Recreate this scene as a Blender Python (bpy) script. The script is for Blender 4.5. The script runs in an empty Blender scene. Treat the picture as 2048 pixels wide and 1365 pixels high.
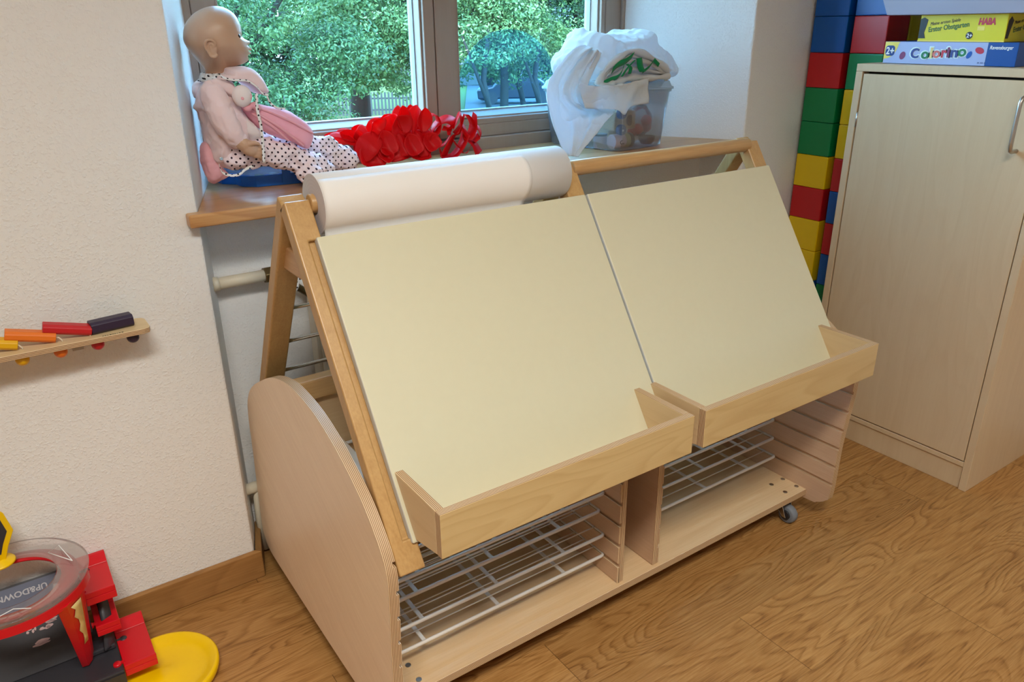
import bpy, bmesh, math, random
import numpy as np
from mathutils import Vector, Matrix, noise as mn
PI = math.pi
SC = bpy.context.scene
COL = SC.collection

# ------------------------------------------------------------------ camera
def setup_camera():
    yaw, pitch, roll = (math.radians(a) for a in (34.45, 22.23, -0.657))
    d = Vector((math.sin(yaw)*math.cos(pitch), math.cos(yaw)*math.cos(pitch), -math.sin(pitch)))
    r = Vector((math.cos(yaw), -math.sin(yaw), 0)); u = r.cross(d)
    c, s = math.cos(roll), math.sin(roll)
    r2 = c*r + s*u; u2 = -s*r + c*u
    cam = bpy.data.cameras.new('camera'); cam.sensor_width = 36; cam.sensor_fit = 'HORIZONTAL'
    cam.lens = 1540.5/2048*36; cam.clip_start = 0.02; cam.clip_end = 300
    o = bpy.data.objects.new('camera', cam); COL.objects.link(o)
    m = Matrix((r2, u2, -d)).transposed().to_4x4(); m.translation = Vector((0, 0, 1.25))
    o.matrix_world = m; SC.camera = o
setup_camera()

# ------------------------------------------------------------------ world, lamps, exposure
SC.view_settings.view_transform = 'Standard'; SC.view_settings.look = 'None'
SC.view_settings.gamma = 1; SC.view_settings.exposure = 0.0; SC.view_settings.use_curve_mapping = False
w = bpy.data.worlds.new('sky'); SC.world = w; w.use_nodes = True
nt = w.node_tree; bg = nt.nodes['Background']
tc = nt.nodes.new('ShaderNodeTexCoord'); sx = nt.nodes.new('ShaderNodeSeparateXYZ'); cr = nt.nodes.new('ShaderNodeValToRGB')
nt.links.new(tc.outputs['Generated'], sx.inputs[0]); nt.links.new(sx.outputs['Z'], cr.inputs[0])
cr.color_ramp.elements[0].position = 0.0; cr.color_ramp.elements[0].color = (0.46, 0.75, 1.0, 1)
cr.color_ramp.elements[1].position = 0.6; cr.color_ramp.elements[1].color = (0.24, 0.56, 1.0, 1)
nt.links.new(cr.outputs[0], bg.inputs[0]); bg.inputs[1].default_value = 22.0

def area(name, loc, target, size, size_y, energy, color, spread=None):
    l = bpy.data.lights.new(name, 'AREA'); l.shape = 'RECTANGLE'; l.size = size; l.size_y = size_y
    l.energy = energy; l.color = color
    if spread: l.spread = spread
    o = bpy.data.objects.new(name, l); COL.objects.link(o); o.location = loc
    o.rotation_euler = (Vector(target)-Vector(loc)).to_track_quat('-Z', 'Y').to_euler()
    return o
area('ceiling_lamp_light', (-0.20, -0.40, 2.62), (-0.20, -0.40, 0), 1.0, 0.35, 52, (1.0, 0.975, 0.90), math.radians(140))
area('ceiling_lamp_light', (1.10, -0.75, 2.62), (1.10, -0.75, 0), 1.2, 0.30, 16, (1.0, 0.975, 0.90), math.radians(140))
sun = bpy.data.lights.new('hazy_sun', 'SUN'); sun.energy = 4.0; sun.angle = 0.5; sun.color = (1.0, 0.97, 0.85)
so = bpy.data.objects.new('hazy_sun', sun); COL.objects.link(so)
so.rotation_euler = Vector((0.75, 0.55, -1.0)).to_track_quat('-Z', 'Y').to_euler()   # from behind the house, high

# ------------------------------------------------------------------ node helpers
class NB:
    def __init__(s, name):
        s.m = bpy.data.materials.new(name); s.m.use_nodes = True; s.t = s.m.node_tree
        s.b = s.t.nodes['Principled BSDF']; s.out = s.t.nodes['Material Output']
        s._c = None
    def n(s, typ, **kw):
        nd = s.t.nodes.new(typ)
        for k, v in kw.items(): setattr(nd, k, v)
        return nd
    def l(s, a, b): s.t.links.new(a, b)
    def coord(s):
        if not s._c: s._c = s.n('ShaderNodeTexCoord').outputs['Object']
        return s._c
    def mapping(s, scale=(1,1,1), loc=(0,0,0), rot=(0,0,0), src=None):
        m = s.n('ShaderNodeMapping'); m.inputs['Scale'].default_value = scale
        m.inputs['Location'].default_value = loc; m.inputs['Rotation'].default_value = rot
        s.l(src or s.coord(), m.inputs[0]); return m.outputs[0]
    def noise(s, vec, scale=5, detail=3, rough=.5, dist=0):
        n = s.n('ShaderNodeTexNoise'); n.inputs['Scale'].default_value = scale; n.inputs['Detail'].default_value = detail
        n.inputs['Roughness'].default_value = rough; n.inputs['Distortion'].default_value = dist
        s.l(vec, n.inputs['Vector']); return n.outputs['Fac']
    def math(s, op, a, b=None, c=None):
        n = s.n('ShaderNodeMath', operation=op)
        for i, v in enumerate((a, b, c)):
            if v is None: continue
            if isinstance(v, (int, float)): n.inputs[i].default_value = v
            else: s.l(v, n.inputs[i])
        return n.outputs[0]
    def ramp(s, fac, stops, interp='LINEAR'):
        r = s.n('ShaderNodeValToRGB'); r.color_ramp.interpolation = interp; e = r.color_ramp.elements
        while len(e) < len(stops): e.new(.5)
        for k, (p, c) in enumerate(stops):
            e[k].position = p; e[k].color = (*c, 1) if len(c) == 3 else c
        s.l(fac, r.inputs[0]); return r.outputs[0]
    def mix(s, fac, a, b, mode='MIX'):
        m = s.n('ShaderNodeMix', data_type='RGBA', blend_type=mode)
        for sock, v in ((m.inputs[0], fac), (m.inputs[6], a), (m.inputs[7], b)):
            if isinstance(v, (int, float)): sock.default_value = v
            elif isinstance(v, tuple): sock.default_value = (*v, 1) if len(v) == 3 else v
            else: s.l(v, sock)
        return m.outputs[2]
    def set(s, col=None, rough=None, metal=None, spec=None, **kw):
        if col is not None:
            if isinstance(col, tuple): s.b.inputs['Base Color'].default_value = (*col, 1)
            else: s.l(col, s.b.inputs['Base Color'])
        if rough is not None:
            if isinstance(rough, (int, float)): s.b.inputs['Roughness'].default_value = rough
            else: s.l(rough, s.b.inputs['Roughness'])
        if metal is not None: s.b.inputs['Metallic'].default_value = metal
        if spec is not None: s.b.inputs['Specular IOR Level'].default_value = spec
        for k, v in kw.items(): s.b.inputs[k].default_value = v
        return s
    def bump(s, h, strength=.3, dist=.001):
        b = s.n('ShaderNodeBump'); b.inputs['Strength'].default_value = strength; b.inputs['Distance'].default_value = dist
        s.l(h, b.inputs['Height']); s.l(b.outputs[0], s.b.inputs['Normal']); return s

def srgb(r, g, b):
    return tuple((c/255/12.92 if c/255 <= .04045 else ((c/255+.055)/1.055)**2.4) for c in (r, g, b))

def plain(name, col, rough=.5, metal=0, spec=.5, bumpy=0, var=.06, vs=30):
    k = NB(name)
    n = k.noise(k.mapping(), vs, 3)
    c = k.mix(n, tuple(x*(1-var) for x in col), tuple(min(1, x*(1+var)) for x in col))
    k.set(c, rough, metal, spec)
    if bumpy: k.bump(k.noise(k.mapping(), 400, 3), bumpy, .0006)
    return k.m

def wood(name, light, dark, axis='x', grain=1.0, rough=.42, rings=.5, scale=1.0, rot=(0,0,0), fiber=.35, spec=.4):
    """Wood with fibres along one object axis and soft cathedral figure."""
    k = NB(name)
    i = 'xyz'.index(axis)
    def sc(along, across):
        v = [across]*3; v[i] = along; return tuple(x*scale for x in v)
    base = k.mapping(rot=rot)
    def mp(sv):
        m = k.n('ShaderNodeMapping'); m.inputs['Scale'].default_value = sv; k.l(base, m.inputs[0]); return m.outputs[0]
    big = k.noise(mp(sc(1.1, 6)), 1.0, 2, .4, .3)
    ring = k.math('FRACT', k.math('MULTIPLY', big, 14.0))
    ring = k.ramp(ring, [(0, (0,0,0)), (.55, (.35,.35,.35)), (.85, (1,1,1)), (1, (0,0,0))])
    fine = k.noise(mp(sc(9, 260)), 1.0, 3, .6)
    f2 = k.noise(mp(sc(3, 40)), 1.0, 3, .6)
    a = k.math('MULTIPLY', ring, rings*.55)
    b = k.math('ADD', k.math('MULTIPLY', k.math('SUBTRACT', fine, .5), fiber*2.2), k.math('MULTIPLY', f2, .5))
    f = k.math('ADD', a, b)
    f = k.math('MULTIPLY', f, grain)
    col = k.mix(f, light, dark)
    k.set(col, rough, spec=spec)
    k.bump(fine, .12, .0004)
    return k.m

def ply_edge(name, axis, light=srgb(214, 184, 145), dark=srgb(128, 92, 62), pitch=.0028):
    """Stacked veneers seen on a plywood edge, stacked along one object axis."""
    k = NB(name)
    sep = k.n('ShaderNodeSeparateXYZ'); k.l(k.coord(), sep.inputs[0])
    v = k.math('FRACT', k.math('DIVIDE', sep.outputs['xyz'.index(axis)], pitch))
    wob = k.noise(k.mapping((60, 60, 60)), 1.0, 3)
    v2 = k.math('ADD', v, k.math('MULTIPLY', k.math('SUBTRACT', wob, .5), .25))
    col = k.ramp(v2, [(0, light), (.42, light), (.55, dark), (.85, dark), (.97, light)])
    k.set(col, .5); return k.m

# ------------------------------------------------------------------ materials
M = {}
# plaster: warm white paint on stipple
k = NB('plaster'); 
n1 = k.noise(k.mapping(), 1.6, 4, .6); 
c = k.mix(n1, (.79, .78, .76), (.84, .83, .81))
k.set(c, .85, spec=.2)
bmp = k.ramp(k.noise(k.mapping(), 215, 2, .5), [(.50, (0,0,0)), (.70, (1,1,1))])
bmp2 = k.math('ADD', bmp, k.math('MULTIPLY', k.noise(k.mapping(), 80, 3), .5))
k.bump(bmp2, .42, .0018); M['plaster'] = k.m
M['ceiling'] = plain('ceiling_paint', (.82, .80, .76), .9)
M['room_wall'] = plain('room_wall_paint', (.78, .77, .75), .9)

# oak vinyl planks running along x
def floor_mat():
    k = NB('oak_planks')
    sep = k.n('ShaderNodeSeparateXYZ'); k.l(k.coord(), sep.inputs[0])
    X, Y = sep.outputs[0], sep.outputs[1]
    row = k.math('FLOOR', k.math('DIVIDE', k.math('SUBTRACT', Y, .472), .189))
    fy = k.math('FRACT', k.math('DIVIDE', k.math('SUBTRACT', Y, .472), .189))
    # row r ends: offset chosen so row 0 -> 1.612 and row 1 -> 1.2
    off = k.math('FRACT', k.math('MULTIPLY_ADD', row, -.343, .343*2))
    px = k.math('DIVIDE', k.math('SUBTRACT', X, 1.612-1.2*.686), 1.2)
    px = k.math('SUBTRACT', px, off)
    colr = k.math('FLOOR', px); fx = k.math('FRACT', px)
    cv = k.n('ShaderNodeCombineXYZ'); k.l(row, cv.inputs[0]); k.l(colr, cv.inputs[1])
    wn = k.n('ShaderNodeTexWhiteNoise', noise_dimensions='2D'); k.l(cv.outputs[0], wn.inputs[0])
    rnd = wn.outputs['Value']
    sh = k.n('ShaderNodeCombineXYZ'); k.l(k.math('MULTIPLY', rnd, 37.0), sh.inputs[0]); k.l(k.math('MULTIPLY', rnd, 91.0), sh.inputs[1])
    add = k.n('ShaderNodeVectorMath', operation='ADD'); k.l(k.coord(), add.inputs[0]); k.l(sh.outputs[0], add.inputs[1])
    def mp(sv):
        m = k.n('ShaderNodeMapping'); m.inputs['Scale'].default_value = sv; k.l(add.outputs[0], m.inputs[0]); return m.outputs[0]
    big = k.noise(mp((1.25, 7.5, 1)), 1.0, 2.5, .45, .35)
    ring = k.math('FRACT', k.math('MULTIPLY', big, 26.0))
    ring = k.ramp(ring, [(0, (0,0,0)), (.5, (.18,.18,.18)), (.82, (1,1,1)), (1, (0,0,0))])
    pores = k.noise(mp((14, 330, 1)), 1.0, 3, .65)
    mid = k.noise(mp((2.5, 30, 1)), 1.0, 3, .6)
    amp = k.noise(mp((1.0, 3, 1)), 1.3, 1)
    f = k.math('ADD', k.math('MULTIPLY', k.math('MULTIPLY', ring, amp), .62),
               k.math('ADD', k.math('MULTIPLY', k.math('SUBTRACT', pores, .40), 1.25), k.math('MULTIPLY', k.math('SUBTRACT', mid, .38), .55)))
    col = k.ramp(f, [(0, srgb(178, 134, 80)), (.35, srgb(158, 113, 62)), (.75, srgb(118, 78, 38)), (1, srgb(92, 56, 25))])
    tone = k.mix(rnd, (.90, .89, .88), (1.06, 1.05, 1.04))
    col = k.mix(1.0, col, tone, 'MULTIPLY')
    ex = k.math('LESS_THAN', k.math('MULTIPLY', fx, 1.2), .0014)
    ey = k.math('LESS_THAN', k.math('MULTIPLY', fy, .189), .0008)
    e = k.math('MAXIMUM', k.math('MULTIPLY', ex, .75), k.math('MULTIPLY', ey, .35))
    col = k.mix(e, col, srgb(70, 44, 22))
    k.set(col, .40, spec=.35)
    k.bump(pores, .10, .0005)
    return k.m
M['floor'] = floor_mat()
M['oak_base'] = wood('oak_skirting', srgb(176, 130, 76), srgb(118, 76, 38), 'x', rings=.4)
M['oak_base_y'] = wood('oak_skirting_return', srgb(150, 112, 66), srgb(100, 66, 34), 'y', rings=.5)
M['pine'] = wood('varnished_pine_sill', srgb(206, 158, 104), srgb(160, 104, 56), 'x', rings=.7, rough=.3, spec=.5)
M['beech_leg'] = wood('beech_leg', srgb(196, 157, 102), srgb(156, 113, 64), 'z', rings=.25, rough=.33)
M['beech_x'] = wood('beech_rail', srgb(198, 158, 106), srgb(158, 114, 68), 'x', rings=.2, rough=.33)
M['beech_y'] = wood('beech_brace', srgb(206, 164, 118), srgb(164, 118, 78), 'y', rings=.35, rough=.35)
M['veneer_shaded'] = wood('beech_veneer_shaded', srgb(206, 170, 138), srgb(172, 132, 100), 'y', grain=.8, rings=.12, fiber=.3, rough=.4)  # darker copy of the side veneer, interior shade put into its colour
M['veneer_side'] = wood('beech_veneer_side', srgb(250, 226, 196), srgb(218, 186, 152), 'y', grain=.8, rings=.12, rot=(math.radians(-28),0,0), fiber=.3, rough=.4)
M['veneer_x'] = wood('beech_veneer_shelf', srgb(218, 184, 140), srgb(188, 146, 102), 'x', grain=.8, rings=.1, rough=.4)
M['birch'] = wood('birch_veneer', srgb(206, 180, 130), srgb(176, 142, 92), 'x', grain=.8, rings=.7, rough=.38, fiber=.15)
M['birch_y'] = wood('birch_veneer_side', srgb(218, 192, 152), srgb(190, 156, 112), 'y', grain=.7, rings=.5, rough=.42, fiber=.15)
M['edge_x'] = ply_edge('plywood_edge_x', 'x'); M['edge_y'] = ply_edge('plywood_edge_y', 'y'); M['edge_z'] = ply_edge('plywood_edge_z', 'z')
M['board'] = plain('cream_drawing_board', srgb(206, 200, 172), .40, spec=.35, var=.02, vs=60)
M['board_edge'] = plain('grey_board_edge', srgb(206, 208, 204), .5)
M['maple'] = wood('maple_laminate', srgb(214, 190, 154), srgb(190, 156, 116), 'z', grain=.75, rings=.25, rough=.42, fiber=.12)
M['maple_edge'] = plain('maple_edge_band', srgb(212, 188, 152), .45)
M['dark_gap'] = plain('dark_recess', (.015, .012, .01), .9)
M['steel'] = plain('brushed_steel', (.52, .50, .47), .32, metal=1)
M['chrome'] = plain('zinc_screw', (.42, .40, .36), .35, metal=1)
M['bracket_zinc'] = plain('dull_zinc_bracket', srgb(170, 166, 156), .45, metal=.3)
M['wire'] = plain('powder_coated_wire', srgb(222, 214, 204), .35)
M['rod'] = plain('polished_steel_rod', (.62, .68, .72), .22, metal=1)
M['rubber'] = plain('grey_rubber', srgb(116, 122, 130), .6)
M['black_plastic'] = plain('black_plastic', (.02, .02, .022), .4)
M['paper'] = plain('white_paper', srgb(232, 228, 224), .8, spec=.2, var=.015, vs=8)
# paper roll end: rings
k = NB('rolled_paper_end'); sep = k.n('ShaderNodeSeparateXYZ'); k.l(k.coord(), sep.inputs[0])
r2 = k.math('SQRT', k.math('ADD', k.math('POWER', sep.outputs[1], 2.0), k.math('POWER', sep.outputs[2], 2.0)))
rr = k.noise(k.mapping((0, 0, 0)), 1)
cv = k.n('ShaderNodeCombineXYZ'); k.l(k.math('MULTIPLY', r2, 700.0), cv.inputs[0])
c = k.mix(k.noise(cv.outputs[0], 1.0, 2), srgb(170, 164, 172), srgb(232, 226, 228)); k.set(c, .8); M['paper_end'] = k.m
M['frame'] = wood('grey_glazed_window_wood', srgb(164, 144, 130), srgb(138, 116, 102), 'z', grain=.6, rings=.15, rough=.45, fiber=.15)
M['frame_x'] = wood('grey_glazed_window_rail', srgb(164, 144, 130), srgb(138, 116, 102), 'x', grain=.6, rings=.15, rough=.45, fiber=.15)
M['gasket'] = plain('grey_glazing_gasket', srgb(150, 165, 180), .5)
M['radiator'] = plain('cream_radiator_enamel', srgb(216, 206, 186), .4)
M['pipe'] = plain('cream_pipe_paint', srgb(212, 202, 180), .45)
M['brass_dark'] = plain('tarnished_brass', srgb(110, 96, 66), .4, metal=.8)

def glassy(name, tint, alpha, rough=.05, diff=None, gloss=.08):
    """thin clear sheet: mostly see-through, some milky body, a fresnel gloss"""
    k = NB(name); t = k.t; t.nodes.remove(k.b)
    tr = k.n('ShaderNodeBsdfTransparent'); tr.inputs[0].default_value = (*tint, 1)
    gl = k.n('ShaderNodeBsdfGlossy'); gl.inputs['Roughness'].default_value = rough
    df = k.n('ShaderNodeBsdfDiffuse'); df.inputs[0].default_value = (*(diff or tint), 1)
    tl = k.n('ShaderNodeBsdfTranslucent'); tl.inputs[0].default_value = (*(diff or tint), 1)
    ad = k.n('ShaderNodeMixShader'); ad.inputs[0].default_value = .5; k.l(df.outputs[0], ad.inputs[1]); k.l(tl.outputs[0], ad.inputs[2])
    m1 = k.n('ShaderNodeMixShader'); m1.inputs[0].default_value = alpha; k.l(tr.outputs[0], m1.inputs[1]); k.l(ad.outputs[0], m1.inputs[2])
    lw = k.n('ShaderNodeFresnel'); lw.inputs['IOR'].default_value = 1.45
    m2 = k.n('ShaderNodeMixShader'); k.l(k.math('MINIMUM', k.math('MULTIPLY', lw.outputs[0], gloss*12), 1.0), m2.inputs[0])
    k.l(m1.outputs[0], m2.inputs[1]); k.l(gl.outputs[0], m2.inputs[2]); k.l(m2.outputs[0], k.out.inputs[0])
    return k.m
M['glass'] = glassy('window_glass', (.93, .98, .97), 0.0, .01, gloss=.035)
M['reflection_tint'] = glassy('blue_reflection_tint', (.66, .88, .98), .012, .05, diff=(.22, .52, .85), gloss=.03)  # tint of the disc that stands in for a reflection in the glass
M['clear_plastic'] = glassy('clear_storage_plastic', (.95, .96, .97), .10, .12, diff=(.80, .84, .90), gloss=.05)
M['clear_lid'] = glassy('clear_lid_plastic', (.95, .96, .97), .16, .15, diff=(.86, .89, .93), gloss=.05)
M['clear_bag'] = glassy('clear_bag', (.97, .97, .97), .05, .08, diff=(.8, .8, .8), gloss=.09)
M['clear_ring'] = glassy('clear_ring_plastic', (.98, .97, .97), .07, .08, diff=(.86, .84, .84), gloss=.05)
M['clear_case'] = glassy('clear_case_lid', (.82, .90, .96), .18, .08, diff=(.55, .68, .80), gloss=.06)

def cloth(name, col, rough=.85, trans=0.0, tcol=None, var=.05, fuzz=.25, sheen=.3):
    k = NB(name)
    n = k.noise(k.mapping(), 25, 4)
    c = k.mix(n, tuple(x*(1-var) for x in col), tuple(min(1, x*(1+var)) for x in col))
    k.set(c, rough, spec=.15); k.b.inputs['Sheen Weight'].default_value = sheen
    k.bump(k.noise(k.mapping(), 900, 2), fuzz, .0005)
    if trans:
        tl = k.n('ShaderNodeBsdfTranslucent'); tl.inputs[0].default_value = (*(tcol or col), 1)
        mx = k.n('ShaderNodeMixShader'); mx.inputs[0].default_value = trans
        k.l(k.b.outputs[0], mx.inputs[1]); k.l(tl.outputs[0], mx.inputs[2]); k.l(mx.outputs[0], k.out.inputs[0])
    return k.m
M['fleece'] = cloth('pink_fleece', srgb(250, 222, 220), trans=.12, fuzz=.5)
M['fleece_in'] = cloth('pink_lining', srgb(248, 186, 192), trans=.2)
M['pink_cloth'] = cloth('rose_velour', srgb(252, 184, 194), trans=.2)
M['cream_knit'] = cloth('cream_knit_top', srgb(238, 224, 220))
M['calico'] = cloth('white_calico', srgb(224, 218, 210), trans=.35, tcol=(.80, .90, 1.0), sheen=.1)
M['green_print'] = cloth('green_printed_calico', srgb(20, 140, 84), trans=.15)

def dotted(name, col, dot, pitch=.0115, rad=.2):
    """printed dots, staggered rows, in the plane of the garment's side"""
    k = NB(name)
    mp = k.mapping((1/pitch, 0, 1/pitch), rot=(0, math.radians(38), 0))
    sep = k.n('ShaderNodeSeparateXYZ'); k.l(mp, sep.inputs[0])
    fx = k.math('SUBTRACT', k.math('FRACT', sep.outputs[0]), .5); fz = k.math('SUBTRACT', k.math('FRACT', sep.outputs[2]), .5)
    d = k.math('SQRT', k.math('ADD', k.math('MULTIPLY', fx, fx), k.math('MULTIPLY', fz, fz)))
    m = k.math('LESS_THAN', d, rad)
    k.set(k.mix(m, col, dot), .85, spec=.15); k.bump(k.noise(k.mapping(), 700, 2), .2, .0004)
    return k.m
M['dots'] = dotted('dotted_jersey', srgb(240, 220, 224), srgb(48, 30, 44))
M['dots_white'] = dotted('dotted_ribbon', srgb(238, 234, 232), srgb(40, 36, 40), .009, .22)
k = NB('doll_vinyl'); 
n = k.noise(k.mapping(), 18, 2)
k.set(k.mix(n, srgb(190, 152, 124), srgb(206, 168, 140)), .38, spec=.4); k.b.inputs['Subsurface Weight'].default_value = .08
k.b.inputs['Subsurface Radius'].default_value = (.01, .005, .003); k.b.inputs['Subsurface Scale'].default_value = .3; M['vinyl'] = k.m
M['lips'] = plain('doll_lips', srgb(206, 120, 118), .4)
M['eye_white'] = plain('eye_white', (.85, .85, .85), .15)
M['eye_dark'] = plain('eye_dark', (.02, .012, .01), .08)
k = NB('red_paper'); k.set(k.mix(k.noise(k.mapping(), 12, 3), srgb(214, 8, 18), srgb(236, 18, 30)), .45, spec=.35)
tl = k.n('ShaderNodeBsdfTranslucent'); tl.inputs[0].default_value = (*srgb(255, 40, 46), 1)
mx = k.n('ShaderNodeMixShader'); mx.inputs[0].default_value = .42
k.l(k.b.outputs[0], mx.inputs[1]); k.l(tl.outputs[0], mx.inputs[2]); k.l(mx.outputs[0], k.out.inputs[0]); M['red_paper'] = k.m
for nm, c in dict(red=(196, 22, 30), blue=(0, 88, 176), green=(0, 132, 74), yellow=(238, 200, 10)).items():
    M['brick_'+nm] = plain('glossy_%s_brick_plastic' % nm, srgb(*c), .32, spec=.5, var=.03)
M['toy_red'] = plain('toy_red_plastic', srgb(208, 14, 30), .33, var=.03)
M['toy_yellow'] = plain('toy_yellow_plastic', srgb(244, 200, 0), .3, var=.03)
M['toy_dark'] = plain('toy_dark_grey_plastic', srgb(52, 52, 58), .38, var=.05)
M['toy_bluegrey'] = plain('toy_blue_grey_print', srgb(84, 90, 112), .4)
M['toy_blue'] = plain('blue_plastic', srgb(0, 96, 188), .35)
M['print_white'] = plain('white_print', (.82, .82, .82), .5)
M['print_grey'] = plain('grey_print', srgb(176, 176, 182), .5)
M['print_black'] = plain('black_print', (.02, .02, .02), .5)
for nm, c in dict(yellow=(226, 172, 8), orange=(228, 116, 30), red=(190, 22, 32), violet=(44, 30, 58)).items():
    M['paint_'+nm] = plain('%s_painted_wood' % nm, srgb(*c), .42, var=.05)
M['string'] = cloth('cotton_string', srgb(226, 214, 190))

# ------------------------------------------------------------------ mesh helpers
class MB:
    def __init__(s): s.v = []; s.f = []; s.m = []; s.sm = []
    def add(s, vs, fs, mat=0, smooth=False):
        o = len(s.v); s.v += [tuple(p) for p in vs]
        for i, f in enumerate(fs):
            s.f.append([o+j for j in f]); s.m.append(mat[i] if isinstance(mat, list) else mat); s.sm.append(smooth)
        return s
    def box(s, x0, x1, y0, y1, z0, z1, mat=0, ply=None, edge=1):
        vs = [(x, y, z) for z in (z0, z1) for y in (y0, y1) for x in (x0, x1)]
        fs = [(0,2,3,1), (4,5,7,6), (0,1,5,4), (2,6,7,3), (0,4,6,2), (1,3,7,5)]
        ax = ['z','z','y','y','x','x']
        mm = [mat if (ply is None or a == ply) else edge for a in ax]
        return s.add(vs, fs, mm)
    def obox(s, c, ax, ay, az, mat=0):
        """box from corner c along three edge vectors"""
        c, ax, ay, az = map(Vector, (c, ax, ay, az))
        vs = [c+i*ax+j*ay+l*az for l in (0,1) for j in (0,1) for i in (0,1)]
        fs = [(0,2,3,1), (4,5,7,6), (0,1,5,4), (2,6,7,3), (0,4,6,2), (1,3,7,5)]
        return s.add(vs, fs, mat)
    def prism(s, poly, axis, a0, a1, mat=0, edge=None, smooth=False):
        """poly in the two other axes (kept in xyz order), extruded along axis"""
        def P(p, a):
            q = list(p); q.insert('xyz'.index(axis), a); return tuple(q)
        n = len(poly); vs = [P(p, a0) for p in poly]+[P(p, a1) for p in poly]
        fs = [tuple(range(n))[::-1], tuple(range(n, 2*n))]+[(i, (i+1) % n, n+(i+1) % n, n+i) for i in range(n)]
        e = mat if edge is None else edge
        return s.add(vs, fs, [mat, mat]+[e]*n, smooth)
    def cyl(s, p0, p1, r, n=20, mat=0, r1=None, caps=True, smooth=True, capmat=None):
        p0, p1 = Vector(p0), Vector(p1); d = (p1-p0).normalized()
        a = d.orthogonal().normalized(); b = d.cross(a); r1 = r if r1 is None else r1
        vs = [p0+r*(math.cos(t)*a+math.sin(t)*b) for t in [2*PI*i/n for i in range(n)]] + \
             [p1+r1*(math.cos(t)*a+math.sin(t)*b) for t in [2*PI*i/n for i in range(n)]]
        s.add(vs, [(i, (i+1) % n, n+(i+1) % n, n+i) for i in range(n)], mat, smooth)
        if caps:
            cm = mat if capmat is None else capmat
            s.add(vs, [tuple(range(n))[::-1], tuple(range(n, 2*n))], cm, False)
        return s
    def tube(s, pts, r, n=10, closed=False, mat=0, caps=True):
        pts = [Vector(p) for p in pts]; N = len(pts); rs = r if isinstance(r, (list, tuple)) else [r]*N
        ring = []; up = None
        for i, p in enumerate(pts):
            if closed: t = pts[(i+1) % N]-pts[i-1]
            else: t = pts[min(i+1, N-1)]-pts[max(i-1, 0)]
            t.normalize()
            up = t.orthogonal().normalized() if up is None else (up-t*up.dot(t)).normalized()
            b = t.cross(up)
            ring.append([p+rs[i]*(math.cos(a)*up+math.sin(a)*b) for a in [2*PI*j/n for j in range(n)]])
        vs = [v for rg in ring for v in rg]; fs = []
        for i in range(N if closed else N-1):
            k = (i+1) % N
            for j in range(n): fs.append((i*n+j, i*n+(j+1) % n, k*n+(j+1) % n, k*n+j))
        s.add(vs, fs, mat, True)
        if caps and not closed: s.add(vs, [tuple(range(n))[::-1], tuple(range((N-1)*n, N*n))], mat, True)
        return s
    def grid(s, rows, mat=0, smooth=True, closed_v=False):
        """rows: list of equal-length point lists"""
        nu, nv = len(rows), len(rows[0]); vs = [p for r in rows for p in r]; fs = []
        for i in range(nu-1):
            for j in range(nv if closed_v else nv-1):
                k = (j+1) % nv; fs.append((i*nv+j, i*nv+k, (i+1)*nv+k, (i+1)*nv+j))
        return s.add(vs, fs, mat, smooth)
    def ell(s, c, rad, mat=0, nu=16, nv=24, rot=None):
        rows = []
        for i in range(nu+1):
            th = PI*i/nu; row = []
            for j in range(nv):
                ph = 2*PI*j/nv
                p = Vector((rad[0]*math.sin(th)*math.cos(ph), rad[1]*math.sin(th)*math.sin(ph), rad[2]*math.cos(th)))
                if rot: p = rot @ p
                row.append(Vector(c)+p)
            rows.append(row)
        return s.grid(rows, mat, True, True)
    def lathe(s, c, prof, axis='z', n=40, mat=0):
        """prof: (radius, height) pairs about an axis through c"""
        rows = []
        for r, h in prof:
            row = []
            for j in range(n):
                a = 2*PI*j/n; u, v = r*math.cos(a), r*math.sin(a)
                p = {'z': (u, v, h), 'x': (h, u, v), 'y': (v, h, u)}[axis]
                row.append(Vector(c)+Vector(p))
            rows.append(row)
        return s.grid(rows, mat, True, True)
    def build(s, name, mats, parent=None, bevel=0, seg=2, solid=0, sub=0, remesh=0, smoothit=0, autos=True, org=None):
        """link as ONE mesh object; children are stored relative to their thing's origin"""
        root = parent
        while root is not None and root.parent is not None: root = root.parent
        if root is not None: o0 = Vector(root.location)
        elif org is not None: o0 = Vector(org)
        else:
            a = np.array([list(p) for p in s.v]); lo, hi = a.min(0), a.max(0)
            o0 = Vector(((lo[0]+hi[0])/2, (lo[1]+hi[1])/2, lo[2]))
        me = bpy.data.meshes.new(name)
        me.from_pydata([tuple(Vector(p)-o0) for p in s.v], [], s.f)
        for m in (mats if isinstance(mats, (list, tuple)) else [mats]): me.materials.append(M[m] if isinstance(m, str) else m)
        me.polygons.foreach_set('material_index', s.m); me.polygons.foreach_set('use_smooth', s.sm)
        bm = bmesh.new(); bm.from_mesh(me); bmesh.ops.remove_doubles(bm, verts=bm.verts, dist=1e-6)
        bmesh.ops.recalc_face_normals(bm, faces=bm.faces); bm.to_mesh(me); bm.free()
        o = bpy.data.objects.new(name, me); COL.objects.link(o)
        if root is None: o.location = o0
        else: o.parent = parent
        if remesh:
            md = o.modifiers.new('r', 'REMESH'); md.mode = 'VOXEL'; md.voxel_size = remesh; md.use_smooth_shade = True
        if smoothit:
            md = o.modifiers.new('s', 'SMOOTH'); md.iterations = smoothit; md.factor = .5
        if solid:
            md = o.modifiers.new('t', 'SOLIDIFY'); md.thickness = solid; md.offset = 0
        if bevel:
            md = o.modifiers.new('b', 'BEVEL'); md.width = bevel; md.segments = seg; md.limit_method = 'ANGLE'; md.angle_limit = math.radians(40)
            md.harden_normals = False
        if sub:
            md = o.modifiers.new('u', 'SUBSURF'); md.levels = sub; md.render_levels = sub
        return o

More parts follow.
